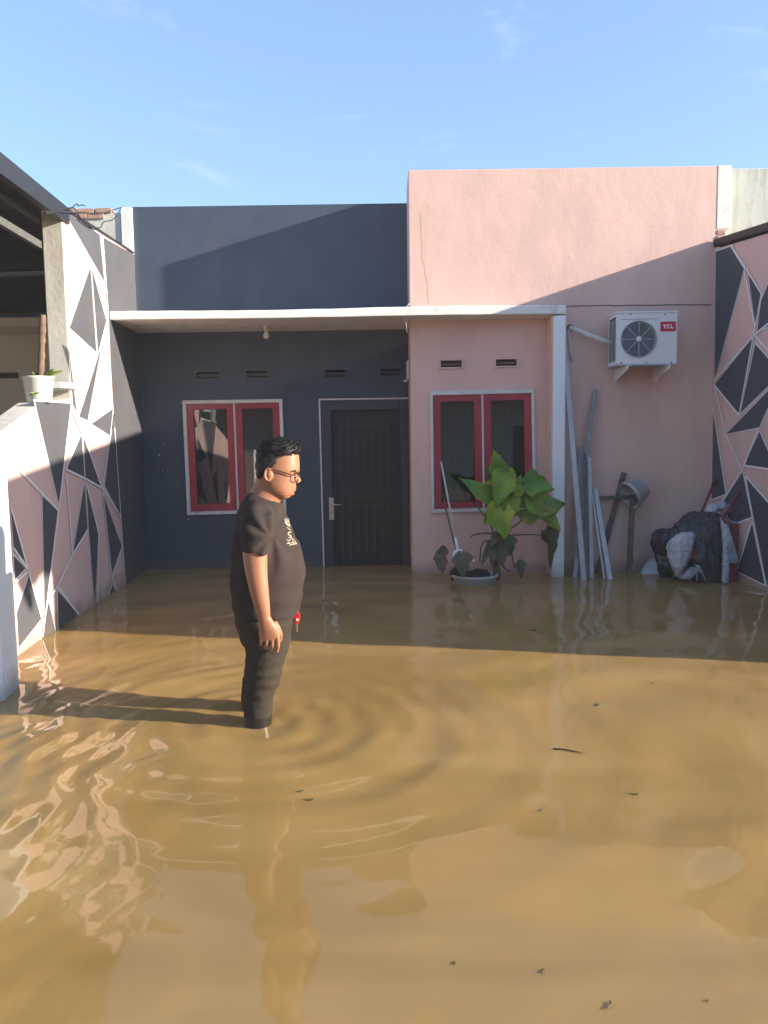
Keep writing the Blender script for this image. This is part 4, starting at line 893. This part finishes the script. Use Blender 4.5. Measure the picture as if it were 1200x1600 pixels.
# clothes: t-shirt
SH = MB()
SH.loft([R_(394,766,436,782,.066), R_(385,771,440,789,.10), R_(376,784,444,798,.150), R_(368,803,450,809,.180), R_(363,834,459,831,.190), R_(361.5,860,469,856,.194), R_(361.5,880,477,876,.198), R_(362,900,477.5,897,.199), R_(363,925,474.5,925,.195), R_(365.5,945,471,948,.190), R_(367.5,957,469.5,958,.188)], 40, 2.25)
for s in (-1, 1):
    def S_(u0, u1, v, hw, dy, tilt=0): 
        y = YM + s*dy; k = 1.0
        a, b = at(u0, v, YM-dy), at(u1, v+tilt, YM-dy); return ((a.x, y, a.z), (b.x, y, b.z), hw, y)
    SH.ball((at(402, 806, YM-.14).x, YM+s*.14, at(402, 806, YM-.14).z), (.082, .082, .075), 20)
    SH.loft([S_(392,412,788,.02,.14), S_(384,422,794,.045,.16), S_(377,428.5,803,.058,.185), S_(374,431,818,.062,.205), S_(374.5,428,840,.062,.218), S_(376.5,424,858,.064,.222,3), S_(377,423.5,863,.065,.223,3)], 24, 2.1)
me = fuse(SH, .0075, 9); V = coords(me); Nn = normals(me)
def gauss(V, c, s): return np.exp(-(((V-np.array(c))/np.array(s))**2).sum(1))
pit = np.array(at(428, 835, YM-.17)); hem = np.array(at(415, 950, YM-.19))
fold = np.zeros(len(V)); dx, dz = V[:, 0]-pit[0], V[:, 2]-pit[2]
ang = np.arctan2(dz, dx); rad = np.hypot(dx, dz)
near = (V[:, 1] < YM).astype(float)
fold += .006*np.sin(ang*9+.5)*np.exp(-((rad-.09)/.07)**2)*near
fold += .0018*np.sin((V[:, 2]-hem[2])*70 + 14*V[:, 0])*np.exp(-((V[:, 2]-hem[2]-.02)/.09)**2)
fold += .004*np.sin((V[:, 2])*46 - 25*V[:, 0] + 9*V[:, 1])*np.exp(-((V[:, 2]-hem[2]-.17)/.12)**2)
back = np.array(at(372, 900, YM)); fold += .006*np.sin(V[:, 1]*55 + 8*V[:, 2])*np.exp(-((V[:, 0]-back[0])/.07)**2)*np.exp(-((V[:, 2]-back[2])/.16)**2)
fold += .004*noise3(V*np.array([1, 1, .55]), 24, 31, 2) + .0045*np.sin((V[:, 0]-.75*V[:, 2])*38 + 1.3*noise3(V, 9, 33, 1))*np.exp(-((V[:, 2]-hem[2]-.30)/.16)**2)*near*(.5+.5*noise3(V, 7, 35, 1))
setco(me, V + Nn*(fold-.0035)[:, None]); shirt = link('t_shirt', me, M['shirt'], man, True)
bm = bmesh.new(); bm.from_mesh(me); bvh = BVHTree.FromBMesh(bm)
# shirt print: strokes laid on the cloth
mbp = MB(); O = Vector((0, 0, CAM_H))
def stroke(pts, wpx):
    prev = None
    for i in range(len(pts)-1):
        a, b = pts[i], pts[i+1]; dx, dy = b[0]-a[0], b[1]-a[1]; l = math.hypot(dx, dy); nx, ny = -dy/l*wpx*.31, dx/l*wpx*.31
        n = max(1, int(l/2)); row = []
        for k in range(n+1):
            t = k/n; x, y = a[0]+dx*t, a[1]+dy*t; pr_ = []
            for sg in (-1, 1):
                h = bvh.ray_cast(O, ray(x+sg*nx, y+sg*ny).normalized(), 6)
                if h[0] is not None: pr_.append(h[0]+h[1]*.0016)
            row.append(pr_)
        for r0, r1_ in zip(row[:-1], row[1:]):
            if len(r0) == 2 and len(r1_) == 2: mbp.add([r0[0], r0[1], r1_[1], r1_[0]], [(0, 1, 2, 3)])
def zz4(x, y): return (340+x/6.4, 670+y/6.4)
for pts, wd in [([(668, 905), (690, 945), (715, 975)], 2.0), ([(680, 890), (700, 930), (722, 960)], 1.2), ([(672, 935), (700, 968)], 1.3), ([(700, 900), (722, 990)], 1.0), ([(690, 985), (725, 1015)], 1.1),
                ([(735, 1030), (705, 1035), (702, 1060), (728, 1068), (735, 1085), (708, 1090)], 1.9), ([(690, 1110), (715, 1120), (740, 1095), (762, 1110)], 1.3), ([(688, 1150), (740, 1140), (785, 1145)], 1.2), ([(712, 1165), (750, 1155), (790, 1150)], 1.3), ([(745, 1110), (758, 1140)], 1.2), ([(700, 1130), (722, 1150)], 1.2), ([(765, 1115), (780, 1135)], 1.1)]:
    stroke([zz4(*p) for p in pts], wd)
if mbp.f: mbp.build('shirt_print', M['print'], shirt, fix=False)
bm.free()
# trousers
TR = MB()
TR.loft([R_(369.5,930,468,930,.172), R_(369.5,950,466,950,.176), R_(370,965,462,965,.178), R_(371.5,978,458,978,.176), R_(376,993,455,993,.165), R_(384,1006,452,1006,.12)], 36, 2.3)
def leg_rings(y, rows, hws, z_end, fx=0):
    r = [R_(b, v, f, v, h, y) for (v, b, f), h in zip(rows, hws)]
    B, Fp = r[-1][0], r[-1][1]
    for z, k in ((B.z-.12, .95), (B.z-.25, .84), (z_end, .82)):
        c = (B+Fp)/2; a = (Fp-B)/2*k; q = c.copy(); q.z = z; r.append((q-a, q+a, hws[-1]*k, y))
    return r
TR.loft(leg_rings(YM-.095, [(968,371,458), (985,374,456), (1006,384,451.5), (1030,384.5,445), (1050,384,441), (1069,383,437), (1087,382,428), (1110,381,426), (1131,381,424.5)], [.095,.095,.093,.088,.084,.08,.072,.068,.066], -.36), 28, 2.2)
TR.loft(leg_rings(YM+.105, [(968,380,452), (985,382,448), (1006,386,444), (1030,384,437), (1050,380.5,430), (1069,378,424), (1087,377,418), (1101,377.5,417)], [.095,.095,.093,.088,.084,.08,.072,.068], -.36), 28, 2.2)
me = fuse(TR, .0075, 5); V = coords(me); Nn = normals(me); kz = at(410, 1062, YM-.1).z
fold = np.zeros(len(V)); wrk = np.exp(-((V[:, 2]-kz)/.075)**2)
t_ = V[:, 2] + .28*(V[:, 0]+.6)*np.sin(9*V[:, 1]+1) + .012*noise3(V, 14, 5, 2) + .25*(V[:, 0]+.6)
nm = .5+.5*noise3(V, 12, 43, 2)
fold += .0038*np.sin(t_*128 + 2.2*noise3(V, 10, 41, 2))*wrk*nm + .0018*np.sin(t_*61 + 1 + 7*V[:, 1] + 1.5*noise3(V, 8, 47, 1))*wrk + .004*np.sin(V[:, 0]*60 + 9*V[:, 2])*np.exp(-((V[:, 2]-kz-.28)/.2)**2)*.5
hz = at(410, 990, YM).z; fold += .005*np.sin((V[:, 2]-.6*V[:, 0])*45)*np.exp(-((V[:, 2]-hz)/.09)**2) + .003*noise3(V, 25, 8, 2)
setco(me, V + Nn*fold[:, None])
z_w = .018 + .012*noise3(V, 30, 2, 1)
cz = np.array([np.mean([me.vertices[i].co.z for i in p.vertices]) for p in me.polygons]) if len(me.polygons) < 60000 else np.zeros(len(me.polygons))
me.polygons.foreach_set('material_index', (cz < .030 + .016*np.sin(40*np.arange(len(cz))*0 + 1)).astype(np.int32))
link('trousers', me, [M['trousers'], M['wet']], man, True)
# skin: head, neck, trunk, arms, hands in one surface
SK = MB()
HEAD = [R_(424,687.5,442,687,.03), R_(415,690.5,452,690,.05), R_(409,695,459,695,.062), R_(405,702,464,702,.070), R_(403,712,467,712,.0755), R_(402,725,468,725,.078), R_(401.5,735,468,735,.078), R_(402,741,465,741,.077), R_(403,748,464,748,.0765), R_(405,755,462.5,755,.0755), R_(409,761,461,761,.0735), R_(414,767,459.5,767,.069), R_(420,772,457,772.5,.060), R_(428,776.5,452,776.5,.042)]
SK.loft(HEAD, 36, 2.25)
SK.loft([R_(402,735,440,755,.060), R_(400,748,444,768,.0615), R_(396.5,758,443,777,.063), R_(393,766,437,785,.066), R_(388,778,436,798,.08), R_(384,795,434,812,.11)], 28, 2.1)
SK.ball(at(443, 773, YM), (.036, .052, .020), 18); SK.ball(at(455, 769.5, YM), (.010, .018, .011), 12)
c_ = at(466.5, 748.5, YM)
SK.loft([(at(463,740,YM), at(467,740,YM), .008, YM), (at(461,745,YM), at(467.6,745,YM), .0095, YM), (at(460,749,YM), at(470.6,749.5,YM), .0115, YM), (at(460,752,YM), at(470.4,752.3,YM), .012, YM), (at(460,755,YM), at(466,755.2,YM), .010, YM)], 14, 2)
for s in (-1, 1): SK.ball(at(464.2, 752, YM)+Vector((0, s*.0125, 0)), (.0075, .0065, .0065), 10)
SK.ball(at(460.6, 760.2, YM), (.008, .020, .0052), 12); SK.ball(at(459.8, 766, YM), (.008, .018, .0055), 12); SK.ball(at(456.5, 771, YM), (.010, .022, .010), 12)
SK.ball(at(464.5, 735.5, YM), (.010, .058, .008), 12)
for s in (-1, 1):
    SK.ball(at(440, 758, YM)+Vector((0, s*.036, 0)), (.050, .034, .040), 18)
    e = at(424.5, 740.5, YM)+Vector((0, s*.079, 0)); SK.ball(e, (.016, .009, .026), 12)
    pts = [e+Vector((.017*math.sin(a)-.002, s*.009, .028*math.cos(a))) for a in np.linspace(.6, -3.6, 12)]; SK.tube(pts, .0042, 6)
    def A_(b, f, hw, dy): 
        y = YM + s*dy; a_, b_ = at(*b, YM-dy), at(*f, YM-dy); return ((a_.x, y, a_.z), (b_.x, y, b_.z), hw, y)
    SK.loft([A_((390,812),(416,812),.03,.165), A_((381,832),(420,832),.045,.20), A_((379,852),(419,854),.049,.222), A_((379.5,868),(417.5,868),.048,.226), A_((382,886),(417.5,886),.045,.23), A_((385.5,903),(418,902),.042,.234), A_((390,922),(419.5,920),.038,.236), A_((395,940),(421,938),.032,.236), A_((400,955),(422,953),.026,.234), A_((403,965),(422.5,963),.021,.232), A_((403.5,975),(428,972),.020,.231), A_((404,986),(435,983),.019,.230), A_((404.5,996),(438,993),.016,.228), A_((406,1001),(436,1000),.011,.228)], 24, 2.15)
    def H_(u, v, dy): p = at(u, v, YM-dy); return Vector((p.x, YM+s*dy, p.z))
    for k_ in ((433.5, 994, 434.5, 1009, 432.5, 1019, .0092), (425.5, 997, 425.8, 1009, 424, 1017.5, .0092), (417.3, 997, 416.6, 1007, 415.6, 1013.5, .0088), (409.5, 995, 408.2, 1003, 407.8, 1008.5, .0080)):
        SK.tube([H_(k_[0], k_[1]-6, .228), H_(k_[0], k_[1], .231), H_((k_[0]+k_[2])/2, (k_[1]+k_[3])/2, .232), H_(k_[2], k_[3], .228), H_(k_[4], k_[5]-1, .213), H_(k_[4], k_[5]-3, .198), H_(k_[4], k_[5]-7, .190)], [k_[6]*.9, k_[6], k_[6]*.95, k_[6]*.98, k_[6]*.9, k_[6]*.82, k_[6]*.5], 10)
    SK.tube([H_(428, 972, .226), H_(434, 981, .214), H_(438, 991, .205), H_(437.5, 1000, .196), H_(436, 1005, .190)], [.013, .012, .0105, .0095, .006], 10)
SK.loft([R_(382,806,432,812,.12), R_(370,840,452,838,.165), R_(369,880,469,878,.17), R_(371,920,466,920,.165), R_(379,960,453,960,.15), R_(392,985,440,985,.10)], 28, 2.2)
for y, xs in ((YM-.095, 403), (YM+.105, 400)):
    c = at(xs, 1100, y); SK.loft([((c.x-.01, y, .46), (c.x+.08, y, .46), .05, y), ((c.x-.03, y, .15), (c.x+.045, y, .15), .04, y), ((c.x-.045, y, -.05), (c.x+.045, y, -.05), .045, y), ((c.x-.035, y, -.30), (c.x+.035, y, -.30), .035, y), ((c.x-.05, y, -.37), (c.x+.11, y, -.37), .04, y), ((c.x-.055, y, -.43), (c.x+.19, y, -.43), .045, y)], 20, 2.1)
me = fuse(SK, .0028, 5, .5); V = coords(me)
body = link('body', me, M['skin'], man, True)
# hair: cap with curls
HR = [R_(424,684.5,441,684.5,.032), R_(412,688,457,687,.056), R_(406,692.5,466,691,.068), R_(402.5,699,471,697.5,.076), R_(401,706,471.5,704,.0805), R_(400.3,711,467,709.5,.083), R_(400,715,451,713,.0845), R_(399.7,723,446,723,.085), R_(400,731,440,732,.0845), R_(401,738,418,738,.081), R_(402.5,745,415,744,.068), R_(405,748,412,748,.05)]
hb = MB(); hb.loft(HR, 36, 2.2); me = fuse(hb, .005, 3); V = coords(me); Nn = normals(me)
setco(me, V + Nn*((.004*noise3(V, 95, 3, 2) + .0012*noise3(V, 330, 4, 1))[:, None])); hair = link('hair', me, M['hair'], man, True)
me.update(); V = coords(me); Nn = normals(me); cl = MB()
ctr = at(432, 712, YM); idx = rng.choice(len(V), min(1500, len(V)), False)
zlo = at(430, 740, YM).z; ztop = at(430, 690, YM).z
for i in idx:
    p, nrm = Vector(V[i]), Vector(Nn[i])
    if p.z < zlo-.02: continue
    up_ = max(0, min(1, (p.z-zlo)/(ztop-zlo))); ln = .006 + .012*up_*random.uniform(.5, 1.1)
    flow = Vector((.55*up_-.15, random.uniform(-.35, .35), -.5*(1-up_)+.1)); d1 = (nrm*.35 + flow*1.3 + Vector((random.gauss(0, .16), random.gauss(0, .16), random.gauss(0, .14)))).normalized()
    d2 = (d1 - nrm*.35 + Vector((random.gauss(0, .18), random.gauss(0, .18), random.gauss(-.1, .2)))).normalized()
    p0 = p - nrm*.003; cl.tube([p0, p0+d1*ln*.55, p0+d1*ln*.55+d2*ln*.5], [.0024, .0019, .0004], 4, cap=False)
cl.build('hair_curls', M['hair'], hair, fix=False)
# face details
def fpt(u, v, dy): p = at(u, v, YM); return Vector((p.x, YM+dy, p.z))
for s in (-1, 1):
    e = fpt(460.5, 744.5, s*.034); ey = MB().ball(e+Vector((-.003, 0, 0)), (.0085, .011, .006), 12).build('eye', M['eye'], man, smooth=True)
    MB().ball(e+Vector((.007, s*.004, -.001)), (.0045, .005, .0045), 10).build('iris', M['frame'], ey, smooth=True)
    MB().tube([fpt(466.5, 736.5, s*.014), fpt(466, 734.5, s*.032), fpt(462, 734.5, s*.050), fpt(457, 736.5, s*.064)], [.003, .004, .0035, .0015], 6).build('eyebrow', M['hair'], man, smooth=True)
MB().tube([fpt(453.5, 763.2, -.036), fpt(457, 763, -.026), fpt(460, 763, -.014), fpt(461.8, 762.8, 0), fpt(460, 763, .014), fpt(457, 763, .026), fpt(453.5, 763.2, .036)], [.0012, .003, .0036, .004, .0036, .003, .0012], 8, flat=.8).build('lips', M['lips'], man, smooth=True)
gl = MB()
for s in (-1, 1):
    c = fpt(466.3, 745, s*.034); n = 28
    P = []
    for k in range(n+1):
        a = 2*math.pi*k/n; yy = .0265*math.copysign(abs(math.cos(a))**.8, math.cos(a)); zz_ = .0195*math.copysign(abs(math.sin(a))**.8, math.sin(a))
        P.append(c + Vector((-.30*abs(yy*s+.0)*(1 if yy*s > 0 else .15) + .08*zz_, yy, zz_)))
    gl.tube(P, .0024, 6, cap=False)
    gl.tube([c+Vector((-.008, s*.0265, .010)), fpt(457, 740.5, s*.073), fpt(445, 736.5, s*.0815), fpt(432, 732.5, s*.0835), fpt(427, 734, s*.083)], [.0028, .0027, .0024, .0022, .002], 6)
gl.tube([fpt(466.5, 743, -.009), fpt(467.5, 742, 0), fpt(466.5, 743, .009)], .002, 6)
gs = gl.build('glasses', M['frame'], man, smooth=True)
# car key at the front pocket
kp = at(462.5, 960, YM-.06)
ky = thing('car_key', 'red car key hanging at the front of the man\'s trousers below the shirt hem', 'key', kp)
k0 = at(462.8, 957, YM-.06); k1 = at(463.6, 975.5, YM-.06)
fbm = MB(); cxx = (k0+k1)/2; hh = (k0.z-k1.z)/2
fbm.prism([cxx+Vector((x*.0165, 0, z*hh)) for x, z in ((-.85, .8), (-.5, 1), (.5, 1), (.85, .8), (1, .1), (.75, -.6), (.35, -1), (-.35, -1), (-.75, -.6), (-1, .1))], (0, .012, 0)); fbm.build('fob', M['fob'], ky, bevel=.003)
MB().bar(k1+Vector((0, .006, .002)), at(464.3, 988, YM-.06)+Vector((0, .006, 0)), .007, .003).build('blade', M['steel'], ky)
n = 16; MB().tube([k0+Vector((-.004+.011*math.cos(2*math.pi*i/n), .006, .006+.011*math.sin(2*math.pi*i/n))) for i in range(n+1)], .0013, 5, cap=False).build('key_ring', M['steel'], ky)
MB().lathe([(0, -.002), (.005, -.002), (.006, 0)], cxx+Vector((.003, -.0005, -.006)), axis=(0, 1, 0), n=10).build('button', M['bwhite'], ky)

# ------------------------------------------------------------------ the street behind the camera (mirrored in the panes and the water)
def far_house(x0, x1, col, lab, seed):
    y = -10.0; h = thing('opposite_house', lab, 'house', ((x0+x1)/2, y, 0)); c = (x0+x1)/2
    wall_holes('front_wall', x0, x1, -.44, 3.0, y-.14, .14, [(c-2.9, c-2.0, .7, 1.75), (c+.4, c+1.3, -.43, 1.7)], col, h)
    MB().box(c-2.9, c-2.0, y-.10, y-.09, .7, 1.75).build('window', M['glass'], h); MB().box(c+.4, c+1.3, y-.10, y-.06, -.43, 1.7).build('door', M['door'], h)
    MB().prism([(x0-.2, y+1.1, 2.75), (x0-.2, y-3.5, 4.4), (x0-.2, y-8, 2.75), (x0-.2, y-8, 2.6), (x0-.2, y+1.1, 2.6)], (x1-x0+.4, 0, 0)).build('roof', M['roof'], h)
    for x in (x0+.2, x1-.2): MB().box(x-.08, x+.08, y+.7, y+.86, -.44, 2.59).build('porch_post', M['white'], h)
    MB().box(x0, x1, y-7.6, y-7.5, -.44, 2.59).build('rear_wall', col, h)
for k, (x0, c_, lab) in enumerate(((-13.4, 'beige', 'beige house across the street behind the viewer, farthest along the mural side'), (-6.5, 'pink', 'pink house straight across the street behind the viewer'), (.4, 'beige', 'beige house across the street behind the viewer, facing the tall pink wall'), (7.3, 'mossy', 'whitish house across the street behind the viewer, beyond the shaded mural'))):
    far_house(x0, x0+6.6, M[c_], lab, k)

# ------------------------------------------------------------------ thin haze added to lift the shadows, in place of lens glare
hz = bpy.data.materials.new('shadow_lift_haze'); hz.use_nodes = True; hz.node_tree.nodes.remove(hz.node_tree.nodes['Principled BSDF'])
pv = hz.node_tree.nodes.new('ShaderNodeVolumePrincipled'); pv.inputs['Color'].default_value = (.93, .95, 1, 1); pv.inputs['Density'].default_value = .0026; pv.inputs['Anisotropy'].default_value = 0
hz.node_tree.links.new(pv.outputs[0], hz.node_tree.nodes['Material Output'].inputs['Volume'])
ho = MB().box(-310, 310, -310, 310, -1.5, 4.7).build('haze', hz); ho['kind'] = 'stuff'

# ------------------------------------------------------------------ floating bits
def twig(p, q, r, lab, bend=.01):
    a, b = afloat(*p, .003), afloat(*q, .003); d = (b-a); n = Vector((-d.y, d.x, 0)).normalized()
    tag(MB().tube([a, a.lerp(b, .35)+n*bend, a.lerp(b, .7)+n*bend*.4, b], [r, r*.9, r*.7, r*.4], 6).build('floating_twig', M['twig'], smooth=True), lab, 'twig', 'twigs floating on the water')
twig((864, 1171), (914, 1178), .0035, 'longest floating twig, lying alone in the sunlit water right of the man')
twig((932, 1103), (957, 1097), .0035, 'short floating twig nearest the shadow edge on the water')
twig((953, 1566), (946, 1578), .002, 'tiny curved twig closest to the bottom of the view', .006)
def fleaf(p, wpx, ang, mk, lab):
    c = afloat(*p, .002); d = math.dist(c, (0, 0, CAM_H)); L_ = .8*wpx*d/1200; n = 9; P = []
    for k in range(n):
        t = 2*math.pi*k/n; r_ = L_/2*random.uniform(.75, 1.1); x, y = r_*math.cos(t), .45*r_*math.sin(t)
        P.append(c + Vector((x*math.cos(ang)-y*math.sin(ang), x*math.sin(ang)+y*math.cos(ang), .10*L_*math.cos(t)**2)))
    mb = MB(); mb.add([c + Vector((0, 0, .001))] + P + [q - Vector((0, 0, .0025)) for q in P], [(0, 1+k, 1+(k+1) % n) for k in range(n)] + [(1+k, 1+n+k, 1+n+(k+1) % n, 1+(k+1) % n) for k in range(n)])
    ob = mb.build('floating_leaf', M[mk])
    tag(ob, lab, 'leaf', 'leaves floating on the water')
fleaf((833, 985), 17, .3, 'leafd', 'dark leaf floating in the house shadow below the potted plant')
fleaf((469, 1237), 13, .2, 'leafd', 'larger of two dark leaves floating just in front of the man')
fleaf((484, 1250), 15, -.1, 'leafd', 'narrower brown leaf floating beside the larger dark one before the man')
fleaf((846, 1266), 10, .8, 'leafb', 'small pale brown leaf floating below the longest twig')
fleaf((710, 1505), 9, 1.2, 'leafd', 'small dark leaf floating in open water near the bottom middle')
fleaf((848, 1518), 13, .9, 'leafb', 'thin brown leaf floating near the bottom, right of the small dark one')
fleaf((1105, 1564), 7, .4, 'leafd', 'tiny dark leaf in the bottom corner of the water')
fleaf((992, 1241), 12, -.2, 'leafb', 'faint brown leaf floating alone towards the right of the sunlit water')
fleaf((508, 938), 16, .1, 'leafb', 'pale leaf floating beside the man\'s belly line in the shade by the door')
fleaf((1020, 1067), 7, .3, 'leafd', 'tiny dark leaf floating just outside the shadow edge')
